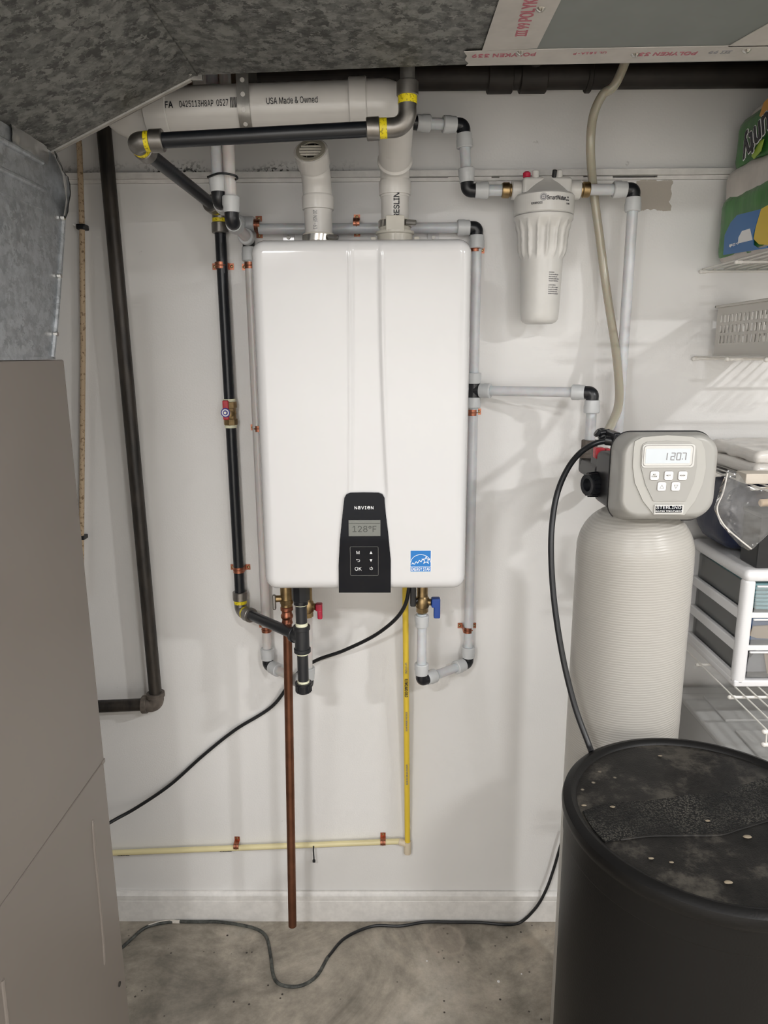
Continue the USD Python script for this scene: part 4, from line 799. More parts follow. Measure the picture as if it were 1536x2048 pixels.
for a0, b0, s_ in ((797, 508, 'SET CLOCK'), (937, 508, 'NEXT'), (1075, 508, 'REGEN')):
    z4box(a0-4, b0-4, a0+82, b0+88, .0008, 'filter_grey', 'button_rim', .0035); z4box(a0, b0, a0+78, b0+84, .002, 'button_white', 'button', .003)
    for k, w_ in enumerate(s_.split()):
        p = zz4(a0+39, b0+48+(k*18-(9 if ' ' in s_ else 0))); ptext(w_, *p, 2.6, YQ-.002, 'print_black', 'button_mark', sf, False, .9)
for a0, b0, dirn in ((868, 615, 1), (1007, 615, -1)):
    z4box(a0-4, b0-4, a0+80, b0+88, .0008, 'filter_grey', 'button_rim', .0035); z4box(a0, b0, a0+76, b0+84, .002, 'button_white', 'button', .003)
    c0_ = fpx(*zz4(a0+38, b0+44), YQ); q = 22*sc4; tr_ = Polygon([(-q, -q*.85*dirn), (q, -q*.85*dirn), (0, q*.95*dirn)]); obj('button_mark', flat(tr_.difference(tr_.buffer(-q*.17)), V(c0_[0], YQ-.002, c0_[1]), A, B, .0003), 'print_grey', sf, smooth=False)
z4box(838, 838, 1118, 928, .0012, 'bezel_silver', 'name_plate'); z4box(850, 852, 1106, 915, .0004, 'panel_black', 'name_plate', 0, YQ-.0012)
ptext('STERLING', *zz4(978, 880), 5.6, YQ-.0016, 'print_white', 'name_lettering', sf, False, 1.28); ptext('WATER TREATMENT', *zz4(978, 911), 3.2, YQ-.0016, 'print_white', 'name_lettering', sf, False, 1.22)
# valve body behind the cover, bypass with red handle, knurled cap
obj('valve_body', [cyl(V(SX, SY, ztop-.010), V(SX, SY, ztop+.03), .055, 32, .003), rbx(SX-.06, SX+.06, HB+.004, -.30, ztop+.01, ztop+.12, .012)], 'head_black', sf)
bx0 = k2; zb2 = P(1190, 935, BR)[2]
obj('bypass_coupling', [cyl(k2+V(0, 0, .012), k2+V(0, 0, -.022), RP+.0075, 8, .001), cyl(k2+V(0, 0, -.018), k2+V(.0, 0, -.030), RP+.012, 20, .002)], 'old_fitting', sf, label='grey adapter where the pipe meets the bypass')
BYX, BYY = P(1203, 930, -.25)[0], -.25
zby = P(1203, 935, -.25)[2]
obj('bypass_body', [cyl(V(k2[0], BR, k2[2]-.028), V(k2[0], BR, zby-.01), .021, 24, .003), rbx(k2[0]-.02, SX+.03, -.285, -.135, zby-.030, zby+.010, .010), cyl(V(k2[0]+.045, -.26, zby-.035), V(k2[0]+.045, -.26, zby+.022), .030, 28, .003), rbx(SX-.05, SX+.05, -.302, -.22, zby-.04, zby+.03, .01)], 'head_black', sf)
ph = P(1203, 905, -.27)
obj('bypass_handle', [rbx(ph[0]-.017, ph[0]+.0035, -.285, -.262, ph[2]-.012, ph[2]+.012, .003), rbx(ph[0]+.005, ph[0]+.017, -.285, -.262, ph[2]-.012, ph[2]+.010, .003), cyl(V(ph[0], -.272, ph[2]-.03), V(ph[0], -.272, ph[2]-.008), .008)], 'handle_redder', sf, label='red bypass handle')
pk = P(1174, 970, -.33); kd = unit(V(-1, -.35, 0)); pk2 = P(1212, 968, -.33)
obj('knurled_cap', [lathe([(.0, .012), (.013, .012), (.014, -.002), (.024, 0), (.026, .004), (.0265, .034), (.022, .040), (0, .040)][0:0] or [(.0, .010), (.013, .010), (.014, 0), (.0225, -.001), (.0245, .003), (.0262, .034), (.020, .040), (.016, .07), (0, .07)], pk, -kd, 36)] +
    [tube([pk-kd*.003+26e-3*.96*(math.cos(t)*V(0, 0, 1)+math.sin(t)*unit(np.cross(kd, V(0, 0, 1)))), pk-kd*.034+27e-3*(math.cos(t)*V(0, 0, 1)+math.sin(t)*unit(np.cross(kd, V(0, 0, 1))))], .0014, 5) for t in np.arange(0, 6.28, .35)], 'fitting_black', sf)
dp = P(1214, 880, -.36)
obj('drain_fitting', [cyl(dp+V(.002, .05, .012), dp+V(.0, .02, -.002), .0105, 16, .002), cyl(dp+V(-.012, .03, .01), dp+V(.014, .03, .014), .006, 12, .001), cyl(dp+V(-.006, -.004, 0), dp+V(.03, -.02, -.004), .0095, 14, .002), rbx(dp[0]+.004, dp[0]+.02, dp[1]-.03, dp[1]+.04, dp[2]-.004, dp[2]+.018, .004), cyl(dp+V(-.010, .026, .010), dp+V(-.016, .026, .014), .009, 10, .001)], 'fitting_black', sf)
# black line from head to brine tank
obj('brine_line', tube(spline([dp+V(.002, -.006, -.001), P(1190, 887, -.372), P(1160, 906, -.39), P(1135, 938, -.41), P(1115, 985, -.43), P(1105, 1040, -.45), P(1102, 1100, -.47), P(1106, 1180, -.49), P(1116, 1260, -.51), P(1131, 1340, -.53), P(1152, 1420, -.555), P(1176, 1485, -.585), P(1183, 1504, -.60)]), .0058, 14), 'cord_black', label='glossy black tube bowing from softener head down to the salt tank', cat='hose')

# ================================================================== BRINE TANK
BX, BYc, BZ, BRD = .5205, -.782, .922, .2285
bt = thing('salt_tank', 'round black plastic salt tank with dusty lid, at the lower right', 'tank', (BX, BYc, 0))
obj('tank_body', lathe([(0, .002), (BRD-.03, .002), (BRD-.010, .012), (BRD-.004, .05), (BRD-.002, BZ-.069), (BRD-.002, BZ-.05), (.19, BZ-.05)], V(BX, BYc, 0), n=110), 'brine_black', bt)
obj('lid', lathe([(BRD-.007, BZ-.0685), (BRD-.0015, BZ-.0685), (BRD-.0005, BZ-.066), (BRD-.0005, BZ-.030), (BRD+.0005, BZ-.026), (BRD+.003, BZ-.022), (BRD+.004, BZ-.014), (BRD+.002, BZ-.006), (BRD-.004, BZ-.0015), (BRD-.011, BZ), (BRD-.018, BZ-.003), (BRD-.021, BZ-.0075)], V(BX, BYc, 0), n=120), 'brine_black', bt)
obj('lid_top', lathe([(BRD-.019, BZ-.0075), (BRD-.035, BZ-.0062), (.12, BZ-.0052), (0, BZ-.005)], V(BX, BYc, 0), n=100), 'lid_dusty', bt)
ridge = [PZ(*q, BZ-.004) for q in [(1150, 1700), (1205, 1684), (1252, 1677), (1300, 1671), (1370, 1670), (1438, 1669), (1480, 1657), (1536, 1640), (1590, 1622), (1680, 1590), (1800, 1545)]]
ridge2 = [PZ(*q, BZ-.004) for q in [(1100, 1650), (1165, 1622), (1215, 1606), (1300, 1600), (1370, 1590), (1440, 1585), (1500, 1565), (1600, 1535), (1680, 1512), (1760, 1490)]]
sp1, sp2 = spline(ridge), spline(ridge2)
band = Polygon([tuple(p[:2]) for p in sp1] + [tuple(p[:2]) for p in sp2[::-1]]).intersection(Point(BX, BYc).buffer(BRD-.024, 40)).buffer(0)
obj('lid_panel', flat(band, V(0, 0, BZ-.0060), V(1, 0, 0), V(0, 1, 0), .0016), 'lid_grained', bt)
obj('lid_ridge', tube(sp1[14:68]+V(0, 0, -.0010), .0022, 8), 'lid_dusty', bt)
# salt crumbs
CRUMBS = ['egg-shaped tan crumb at the front ridge of the lid', 'small pale crumb near the back edge of the lid', 'pale crumb at the left rim of the lid', 'small crumb just right of the left rim crumb on the lid', 'largest brown crumb toward the front right of the lid', 'small crumb on the grained band of the lid', 'pale crumb near the lower left rim of the lid', 'small crumb beside the lower left one on the lid']
for k, (px, py, r) in enumerate([(1495, 1674, .0045), (1320, 1512, .0026), (1168, 1611, .003), (1225, 1614, .003), (1456, 1765, .0042), (1415, 1642, .0028), (1302, 1717, .0028), (1343, 1725, .0024)]):
    q = PZ(px, py, BZ-.004); s_ = trimesh.creation.icosphere(2, r); s_.vertices *= V(1.5, .8, .42); s_.vertices *= 1+.25*(meshkit.noise(s_.vertices*400+k*9)[:, None]-.5); s_.apply_translation(V(q[0], q[1], BZ-.0035+.42*r*.0))
    o_ = obj('salt_crumb', s_, 'crumb_tan', label=CRUMBS[k], cat='crumb', group='crumbs on the salt tank lid')

# ================================================================== SHELVES (wires run out from the wall)
SX0, SX1, SD = .757, 1.31, .505
def shelf(z, label):
    if shelf.first: return copy(shelf.first, (SX0, 0, z), 0, label)
    t_ = thing('wire_shelf', label, 'shelf', (SX0, 0, z), group='white wire shelves'); L = SX1-SX0
    for y_, z_ in ((-.006, -.005), (-.185, -.005), (-.356, -.005), (-SD, -.005), (-SD-.003, -.032)):
        obj('rail', [cyl((0, y_, z_), (L, y_, z_), .0032, 10), trimesh.creation.icosphere(1, .0052).apply_translation((0, y_, z_)), cyl((-.001, y_, z_), (.012, y_, z_), .0046, 10)], 'shelf_white', t_, local=True)
    for k in range(int(L/.0265)+1):
        x_ = .004+k*.0265; obj('wire', tube(fillet([(x_, -.004, 0), (x_, -SD-.002, 0), (x_, -SD-.004, -.034)], .005, 4), .0019, 8), 'shelf_white', t_, local=True)
    shelf.first = t_; return t_
shelf.first = None
Z1, Z2, Z3, Z4, Z5 = 1.852, 1.645, 1.382, .908, .40
shelf(Z1, 'top white wire shelf under the paper towel pack'); shelf(Z2, 'white wire shelf at eye level under the perforated basket'); shelf(Z3, 'white wire shelf behind the softener head, under wrapped boards'); shelf(Z4, 'white wire shelf under the three-drawer unit'); shelf(Z5, 'lowest white wire shelf under the clear lidded bin')

# paper towel pack on the top shelf
pk_ = thing('paper_towel_pack', 'green plastic-wrapped pack of paper towels on the top wire shelf', 'paper towels', (.95, -.2, Z1))
def soft(x0, x1, y0, y1, z0, z1, r, amp, seed, scale=14):
    m_ = tri(manifold3d.Manifold.batch_hull([manifold3d.Manifold.sphere(r, 16).translate([x, y, z]) for x in (x0+r, x1-r) for y in (y0+r, y1-r) for z in (z0+r, z1-r)]).refine_to_length(.018))
    n_ = trimesh.Trimesh(m_.vertices, m_.faces, process=True); d_ = (meshkit.fbm(n_.vertices*scale+seed*7, 3, seed)-.5)[:, None]*2*amp; n_.vertices = n_.vertices + n_.vertex_normals*d_; return n_
zt = Z1+.006; PXL = .778
obj('lower_wrap', soft(PXL-.004, 1.16, -.43, -.030, zt+.0, zt+.150, .028, .004, 1), 'pack_green', pk_, smooth=True)
obj('middle_film', soft(PXL+.002, 1.16, -.425, -.035, zt+.118, zt+.205, .022, .006, 2), 'pack_film', pk_, smooth=True)
obj('upper_wrap', soft(PXL+.014, 1.16, -.42, -.035, zt+.190, zt+.315, .030, .004, 3), 'pack_green', pk_, smooth=True)
obj('top_film', soft(PXL+.03, 1.15, -.41, -.06, zt+.285, zt+.33, .02, .006, 4), 'pack_film', pk_, smooth=True)
obj('bottom_film', soft(PXL-.001, 1.16, -.42, -.036, zt-.0015, zt+.05, .02, .003, 5), 'pack_film', pk_, smooth=True)
# prints on its left side, upside down; a runs towards the wall, b downwards
pa, pb = V(0, 1, 0), V(0, 0, -1)
def side(px, py, x_): q = PX(px, py, x_); return q
def sidepoly(pts, x_, m, nm, d=.0015):
    q = [side(a, b, x_) for a, b in pts]; pg = Polygon([(p[1], -p[2]) for p in q]).buffer(0); return obj(nm, flat(pg, V(x_+.0006, 0, 0), pa, pb, d), m, pk_, smooth=False)
XS = PXL-.0085
sidepoly([(1447, 510), (1450, 470), (1462, 445), (1475, 430), (1523, 418), (1515, 440), (1507, 470), (1508, 490), (1519, 497), (1536, 492), (1536, 496)], XS, 'pack_blue', 'blue_print')
sidepoly([(1476, 487), (1477, 475), (1484, 462), (1500, 457), (1505, 480)], XS-.0012, 'print_white', 'roll_print', .0008)
sidepoly([(1508, 478), (1512, 455), (1523, 418), (1545, 405), (1545, 490), (1519, 489)], XS-.0005, 'pack_yellow', 'yellow_print')
obj('lettering', text('Triple', .011, side(1560, 452, XS-.003), pa, pb, .0006, True), 'print_black', pk_, smooth=False)
obj('lettering', text('6 = 12 rolls', .006, side(1476, 484, XS-.003)+V(0, -.004, 0), pa, pb, .0006, True), 'print_white', pk_, smooth=False)
XT = PXL+.0075
sidepoly([(1519, 232), (1528, 205), (1548, 185), (1548, 222), (1532, 238)], XT, 'pack_orange', 'orange_print', .0012)
sidepoly([(1503, 312), (1520, 283), (1528, 278), (1522, 302), (1508, 318)], XT, 'pack_lime', 'lime_print', .0012)
ta, tb = V(0, .943, -.333), V(0, -.333, -.943); tl_ = meshkit.text_mesh('Bounty', .050, .001, True).extents[0]*.80
q = side(1487, 285, XT-.004)-ta*tl_
bt_ = text('Bounty', .050, q-V(.0008, 0, 0), ta, tb, .0012, True, False, .80)
bo = trimesh.util.concatenate([text('Bounty', .050, q+V(0, dy_, dz_), ta, tb, .0012, True, False, .80) for dy_, dz_ in ((.0022, 0), (-.0022, 0), (0, .0022), (0, -.0022))])
obj('lettering_outline', bo, 'print_white', pk_, smooth=False); obj('lettering', bt_, 'print_black', pk_, smooth=False)

# perforated basket on the second shelf
bk = thing('plastic_basket', 'off-white plastic basket with rows of slots on the wire shelf', 'basket', (.9, -.2, Z2))
BXL, BXR, BY0, BY1, BZ0_, BZ1_ = .790, .880, -.44, -.036, Z2+.004, Z2+.118
holes = []
for r_ in range(3):
    for k in range(22):
        yy = BY1-.026-k*.0185; zz_ = .024+r_*.024; holes.append(sbox(-.0050, -.0088, .0050, .0088).buffer(-.001).buffer(.001)); holes[-1] = shapely.affinity.translate(holes[-1], yy, zz_+.012) if yy > BY0+.02 else None
plate = sbox(BY0, 0, BY1, BZ1_-BZ0_).difference(shapely.union_all([x_ for x_ in holes if x_ is not None]))
obj('left_side', flat(plate, V(BXL+.0025, 0, BZ0_), V(0, -1, 0)*-1, B, .0025), 'basket_white', bk, smooth=False)
fpl = sbox(BXL+.0026, 0, BXR-.0026, BZ1_-BZ0_).difference(shapely.union_all([shapely.affinity.translate(sbox(-.0055, -.0085, .0055, .0085), BXL+.03+k*.0185, .036+r_*.024) for r_ in range(3) for k in range(3)]))
obj('right_side', flat(plate, V(BXR, 0, BZ0_), V(0, 1, 0), B, .0025), 'basket_white', bk, smooth=False)
obj('front_side', flat(fpl, V(0, BY0, BZ0_), A, B, .0025), 'basket_white', bk, smooth=False); obj('back_side', flat(fpl, V(0, BY1, BZ0_), A, B, .0025), 'basket_white', bk, smooth=False)
obj('bottom', bx(BXL, BXR, BY0, BY1, BZ0_-.001, BZ0_+.0015), 'basket_white', bk)
obj('rim', [rbx(BXR-.004, BXR+.004, BY0-.004, BY1+.004, BZ1_-.004, BZ1_+.002, .002), rbx(BXL-.004, BXL+.004, BY0-.004, BY1+.004, BZ1_-.004, BZ1_+.002, .002), rbx(BXL-.004, BXR+.004, BY0-.004, BY0+.004, BZ1_-.004, BZ1_+.002, .002), rbx(BXL-.004, BXR+.004, BY1-.004, BY1+.004, BZ1_-.004, BZ1_+.002, .002)], 'basket_white', bk)

# wrapped boards on the third shelf
wb = thing('wrapped_bundle', 'white bundle wrapped in glossy plastic on the wire shelf behind the softener', 'bundle', (.95, -.2, Z3))
obj('wrapping', soft(.792, 1.25, -.29, -.020, Z3+.006, Z3+.034, .012, .003, 11), 'wrap_white', wb, smooth=True)
obj('upper_wrapping', soft(.800, 1.25, -.27, -.024, Z3+.031, Z3+.062, .014, .008, 12, 26), 'wrap_white', wb, smooth=True)
bd0 = P(1476, 950, -.31)
obj('white_board', rbx(bd0[0], 1.25, -.345, -.300, Z3+.0022, Z3+.024, .002), 'board_white', label='pale wooden strip lying at the front of the shelf by the softener', cat='board')

# three-drawer unit on the fourth shelf
DX0, DX1, DY0, DY1, DZ0, DZ1 = .781, 1.10, -.322, -.035, Z4+.0022, 1.188
du = thing('drawer_unit', 'white plastic three-drawer unit with clear drawer fronts', 'drawer unit', ((DX0+DX1)/2, (DY0+DY1)/2, Z4))
obj('top', rbx(DX0-.002, DX1+.002, DY0-.004, DY1, DZ1-.028, DZ1, .012), 'drawer_white', du)
obj('frame', [rbx(DX0, DX0+.028, DY0, DY0+.028, DZ0, DZ1-.02, .011), rbx(DX1-.028, DX1, DY0, DY0+.028, DZ0, DZ1-.02, .011), rbx(DX0, DX0+.02, DY1-.02, DY1, DZ0, DZ1-.02, .004), rbx(DX1-.02, DX1, DY1-.02, DY1, DZ0, DZ1-.02, .004),
              rbx(DX0, DX1, DY0, DY1, DZ0, DZ0+.016, .004)], 'drawer_white', du)
for k in range(3):
    zz_ = DZ0+.016+k*(DZ1-.028-DZ0-.016)/3; zh = (DZ1-.028-DZ0-.016)/3
    if k: obj('rail', [rbx(DX0+.001, DX0+.013, DY0+.02, DY1-.005, zz_-.014, zz_+.010, .003), rbx(DX1-.013, DX1-.001, DY0+.02, DY1-.005, zz_-.014, zz_+.010, .003), rbx(DX0+.014, DX1-.014, DY0+.003, DY0+.02, zz_-.007, zz_+.006, .003)], 'drawer_white', du)
    else: obj('rail', [rbx(DX0+.001, DX0+.013, DY0+.02, DY1-.005, zz_-.004, zz_+.012, .003)], 'drawer_white', du)
    dr = obj('drawer', [bx(DX0+.029, DX1-.029, DY0+.004, DY0+.006, zz_+.007, zz_+zh-.009), bx(DX0+.015, DX0+.0165, DY0+.03, DY1-.01, zz_+.011, zz_+zh-.009), bx(DX1-.0165, DX1-.015, DY0+.03, DY1-.01, zz_+.011, zz_+zh-.009), bx(DX0+.017, DX1-.017, DY0+.0065, DY1-.01, zz_+.0065, zz_+.0085)], 'drawer_clear', du, smooth=False, label='clear plastic drawer')
    obj('drawer_edge', [rbx(DX0+.029, DX1-.029, DY0+.0, DY0+.006, zz_+zh-.012, zz_+zh-.008, .0015)], 'drawer_white', du)
zz_ = [DZ0+.016+k*(DZ1-.028-DZ0-.016)/3+.009 for k in range(3)]
tw = thing('cloth_stack', 'pale teal folded sheets inside the top clear drawer', 'sheets', (.9, -.2, zz_[2]))
for k in range(7):
    m_ = soft(DX0+.036, DX1-.04, DY0+.012+.002*k, DY1-.03, zz_[2]+.0002+k*.0085, zz_[2]+.0083+k*.0085, .0038, .0006, 20+k, 30); m_.vertices[:, 2] += 0; obj('sheet', m_, 'teal_paper', tw, smooth=True)
pb_ = thing('booklet_box', 'blue printed box inside the middle clear drawer', 'box', (.9, -.2, zz_[1]))
obj('box_body', bx(DX0+.034, DX1-.04, DY0+.030, DY1-.06, zz_[1]+.0002, zz_[1]+.062), 'blue_paper', pb_); obj('lettering', text('window panel', .007, V(DX0+.052, DY0+.030, zz_[1]+.046), A, B, .0005, False, False, .8), 'print_white', pb_, smooth=False)
obj('envelope', [flat(Polygon([(DX0+.034, .014), (DX0+.04, .036), (DX0+.11, .040), (DX0+.2, .038), (DX0+.2, .002), (DX0+.13, .004), (DX0+.05, .008)]), V(0, DY0+.024, zz_[1]), A, B, .004)], 'tan_paper', label='tan paper envelope in front of the blue box in the middle drawer', cat='envelope')
obj('paper', flat(Polygon([(DX0+.036, .001), (DX0+.04, .03), (DX0+.06, .058), (DX0+.10, .062), (DX0+.14, .001)]), V(0, DY0+.03, zz_[0]), A, B, .004), 'grey_paper', label='grey folded papers standing inside the bottom clear drawer', cat='papers')
obj('card', flat(shapely.affinity.rotate(sbox(DX0+.075, .004, DX0+.115, .058), 14), V(0, DY0+.02, zz_[0]), A, B, .003), 'tan_paper', label='pale card leaning in front of the papers in the bottom drawer', cat='card')

# dark things on top of the drawer unit
nb = soft(.775, 1.06, -.225, -.03, DZ1+.010, Z3-.016, .05, .008, 31, 9)
obj('navy_bag', nb, 'navy_cloth', smooth=True, label='dark navy bag slumped on the drawer unit behind the softener', cat='bag')
bxp = P(1512, 1090, -.30)
bb = thing('black_box', 'black plastic box on the drawer unit at the right edge', 'box', (bxp[0]+.1, -.27, DZ1))
obj('box_body', rbx(bxp[0], bxp[0]+.2, -.310, -.235, DZ1+.0005, DZ1+.115, .003), 'box_black', bb); obj('box_lid', rbx(bxp[0]-.003, bxp[0]+.2, -.314, -.232, DZ1+.115, DZ1+.125, .002), 'box_black', bb)
# clear zip bag hanging from the third shelf
zy = -.37
zb_out = [(1456, 940), (1440, 975), (1431, 1010), (1428, 1016), (1440, 1047), (1460, 1070), (1480, 1092), (1497, 1101), (1505, 1098), (1520, 1085), (1540, 1065), (1590, 1030), (1600, 985), (1560, 975), (1520, 975), (1497, 972), (1487, 960), (1478, 948), (1465, 941)]
pg = Polygon([tuple(P(a, b, zy)[[0, 2]]) for a, b in zb_out]).buffer(.004).buffer(-.004)
def puffy(pg, y0, th):
    m_ = trimesh.creation.extrude_polygon(pg, .001, engine='earcut'); q = trimesh.Trimesh(*trimesh.remesh.subdivide_to_size(m_.vertices, m_.faces, .012), process=True)
    v = q.vertices.copy(); inn = shapely.distance(pg.exterior, shapely.points(v[:, 0], v[:, 1])); bul = th*np.clip(inn/.05, 0, 1)**.6; wr = .010*(meshkit.fbm(np.c_[v[:, :2]*30, v[:, 2]*0], 3, 3)-.5)
    s_ = np.where(v[:, 2] > .0005, 1, -1); q.vertices = np.stack([v[:, 0], y0-s_*(bul*.5+.0006)+wr+.25*(v[:, 0]-.78)*0, v[:, 1]], 1); q.fix_normals(); return q
zbg = thing('zip_bag', 'clear plastic zip bag hanging from the wire shelf right of the softener', 'bag', P(1500, 1100, zy))
obj('film', puffy(pg, zy, .022), 'bag_clear', zbg, smooth=True)
obj('zip_seal', tube(spline([P(a, b, zy-.004) for a, b in [(1455, 946), (1446, 985), (1434, 1018), (1448, 1050), (1478, 1078), (1503, 1098)]]), .0017, 8), 'shelf_white', zbg)
q = P(1531, 1006, zy)
obj('knob', [cyl(q+V(-.012, .0, 0), q+V(.06, 0, .004), .008, 14, .002)], 'tan_paper', zbg, label='tan metal piece inside the bag')
q1_ = P(1457, 944, zy); 
obj('bag_hook', tube([q1_+V(0, 0, -.004), V(q1_[0]-.002, zy+.01, Z3-.008)], .0022, 8), 'bag_clear', zbg)

# clear lidded bin on the lowest shelf
CX0, CX1, CY0, CY1, CZ0, CZ1 = .768, 1.22, -.47, -.03, Z5+.003, .772
cb_ = thing('storage_bin', 'cloudy clear plastic storage bin with lid, behind the salt tank', 'bin', ((CX0+CX1)/2, (CY0+CY1)/2, Z5))
obj('bin_body', [bx(CX0+.012, CX0+.014, CY0+.012, CY1-.012, CZ0, CZ1-.02), bx(CX1-.014, CX1-.012, CY0+.012, CY1-.012, CZ0, CZ1-.02), bx(CX0+.012, CX1-.012, CY0+.012, CY0+.014, CZ0, CZ1-.02), bx(CX0+.012, CX1-.012, CY1-.014, CY1-.012, CZ0, CZ1-.02), bx(CX0+.012, CX1-.012, CY0+.012, CY1-.012, CZ0, CZ0+.002)], 'bin_clear', cb_, smooth=False)
obj('bin_lid', [rbx(CX0, CX1, CY0, CY1, CZ1-.022, CZ1-.004, .006), rbx(CX0+.03, CX1-.03, CY0+.03, CY1-.03, CZ1-.005, CZ1, .003), rbx(CX0+.05, CX0+.21, CY0+.24, CY1-.05, CZ1-.001, CZ1+.005, .002), rbx(CX0+.05, CX0+.21, CY0+.05, CY0+.20, CZ1-.001, CZ1+.005, .002)], 'basket_white', cb_) if False else obj('bin_lid', [rbx(CX0, CX1, CY0, CY1, CZ1-.022, CZ1-.004, .006), rbx(CX0+.055, CX0+.21, CY1-.19, CY1-.06, CZ1-.005, CZ1+.002, .002), rbx(CX0+.055, CX0+.21, CY0+.05, CY0+.20, CZ1-.005, CZ1+.002, .002)], 'bin_clear', cb_)
obj('contents', soft(CX0+.02, CX1-.02, CY0+.02, CY1-.02, CZ0+.003, CZ1-.06, .03, .006, 41), 'wrap_white', cb_, smooth=True, label='pale wrapped contents filling the bin')

# ================================================================== LEFT SIDE: FURNACE AND DUCTS
FX = -.59; FYB = -.508; FZT = 1.648; FW_ = .53; FYF = FYB-.72
fu = thing('furnace', 'tall taupe metal furnace cabinet at the left edge', 'furnace', (FX-FW_/2, (FYB+FYF)/2, 0))
zse = .842
obj('upper_panel', rbx(FX-FW_, FX, FYF, FYB, zse+.0018, FZT, .003), 'furnace_paint', fu)
low = rbx(FX-FW_, FX-.001, FYF, FYB-.0008, .001, zse-.0006, .003)
ra_ = [PX(a, b, FX) for a, b in [(186, 1640), (190, 1700), (199, 1790), (207, 1880), (210, 1930)]]
obj('lower_panel', [low], 'furnace_paint', fu)
obj('pressed_rib', tube(spline(ra_)+V(-.0022, 0, 0), [.0022]+[.0045]*31+[.0022], 10), 'furnace_paint', fu)
ra2 = [PX(a, b, FX) for a, b in [(6, 1960), (16, 2048), (22, 2110)]]
obj('pressed_rib', tube(spline(ra2)+V(-.0022, 0, 0), .0045, 10), 'furnace_paint', fu)
q = PX(239, 1968, FX); obj('knockout_hole', lathe([(0, 0), (.0055, 0), (.0055, .0012), (.004, .0012), (.004, .0004), (0, .0004)], q, (1, 0, 0), 16), 'dark_inside', fu)
q = PX(219, 1519, FX); obj('seam_lip', rbx(FX-.004, FX+.0015, FYB-.012, FYB+.0015, zse-.004, zse+.004, .001), 'furnace_paint', fu)
# plenum above the furnace
PZT = 2.004
PYB = -.505
pe = thing('plenum', 'galvanised sheet-metal plenum between furnace and duct', 'duct', (FX-.25, -.8, FZT))
pxb = FX+.0
PXI = PX(105, 720, FX)[1]
pe_ = [PX(a, b, FX) for a, b in [(105, 724), (112, 640), (119, 545), (126, 440), (132, 398), (125, 350), (112, 318)]]
pf = [(pe_[0][1], FZT+.0005)] + [(q_[1], q_[2]) for q_ in pe_[1:]] + [(-.475, PZT), (-1.10, PZT), (-1.10, FZT+.0005)]
m_ = trimesh.creation.extrude_polygon(Polygon(pf), .45, engine='earcut'); m_.apply_transform(frame(V(FX-.45, 0, 0), V(0, 1, 0), V(0, 0, 1), V(1, 0, 0)))
obj('sheet', m_, 'galvanised_bright', pe, smooth=False)
def foil_strip(pts, nrm, wid, seed):
    pts = spline(pts, 10); v, f = [], []
    for i, p in enumerate(pts):
        d_ = unit(pts[min(i+1, len(pts)-1)]-pts[max(i-1, 0)]); s_ = unit(np.cross(nrm, d_))
        for j in range(7): v.append(p+s_*wid*(j-3)/3+np.asarray(nrm)*(.002+.003*meshkit.noise(np.array([i*.45, j*.6, seed]))))
    for i in range(len(pts)-1):
        for j in range(6): a = i*7+j; f += [[a, a+1, a+8], [a, a+8, a+7]]
    m_ = trimesh.Trimesh(v, f, process=False); w_ = trimesh.Trimesh(np.vstack([m_.vertices, m_.vertices-np.asarray(nrm)*.0015]), np.vstack([m_.faces, m_.faces[:, ::-1]+len(v)]), process=False)
    return w_
# folded seam ribs and foil tape
for zz_, r_ in ((PZT-.028, .005), (PZT-.072, .0045)):
    obj('standing_seam', tube([V(FX+.001, -1.08, zz_), V(FX+.001, -.520, zz_)], r_, 10), 'galvanised_bright', pe)
obj('seam_line', bx(FX, FX+.0012, -1.09, -.525, PZT-.106, PZT-.104), 'galvanised_bright', pe)
obj('corner_flange', [rbx(FX-.012, FX+.006, -.553, -.545, FZT+.012, PZT-.10, .001)], 'galvanised_bright', pe) if False else obj('corner_flange', tube([V(FX+.001, q_[1]-.002, max(q_[2], FZT+.004)) for q_ in pe_[:4]], .005, 8), 'galvanised_bright', pe)
obj('base_flange', bx(FX-.45, FX+.002, -1.10, -.545, FZT+.0007, FZT+.006), 'galvanised_bright', pe)
for py in (436, 552, 668):
    q = PX(121-(py-436)*.062, py, FX); obj('screw', cyl(V(FX+.001, q[1]-.0, q[2]), V(FX+.008, q[1], q[2]), .004, 6), 'steel_bright', pe)
obj('foil_tape', foil_strip([V(FX+.003, q_[1]-.006, q_[2]) for q_ in (pe_[3], pe_[4], pe_[5], pe_[6])]+[V(FX+.003, -.480, PZT+.002)], V(.8, .6, 0), .024, 3.0), 'foil', pe, smooth=40)
obj('foil_tape', foil_strip([V(FX+.001, -.62, PZT-.012), V(FX+.001, -.57, PZT-.010), V(FX+.001, -.50, PZT-.012)], V(1, 0, 0), .016, 8.0), 'foil', pe, smooth=40)
# trunk duct over the heater
b1_, b2_ = P(395, 150, -.475), P(930, 129, -.50)
TZ = PZ(395, 150, 2.12)[2]; ba, bbk = PZ(395, 150, TZ), PZ(930, 129, TZ); bck = PZ(1536, 119, TZ)
TF = -1.10; TT = 2.285
xs = ba[0]
tk = thing('trunk_duct', 'mottled galvanised metal trunk duct hanging across the ceiling', 'duct', (0, -.8, TZ))
def prism(foot, z0, z1): 
    m_ = trimesh.creation.extrude_polygon(Polygon(foot), z1-z0, engine='earcut'); m_.apply_translation([0, 0, z0]); return m_
tape_x = PZ(985, 60, TZ)[0]
xj = PZ(1040, 60, TZ)[0]
yat = lambda x_: ba[1]+(bbk[1]-ba[1])*(x_-ba[0])/(bbk[0]-ba[0])
obj('duct_section', prism([(xs, TF), (xj, TF), (xj, yat(xj)), (xs, yat(xs))], TZ, TT), 'galvanised', tk, smooth=False)
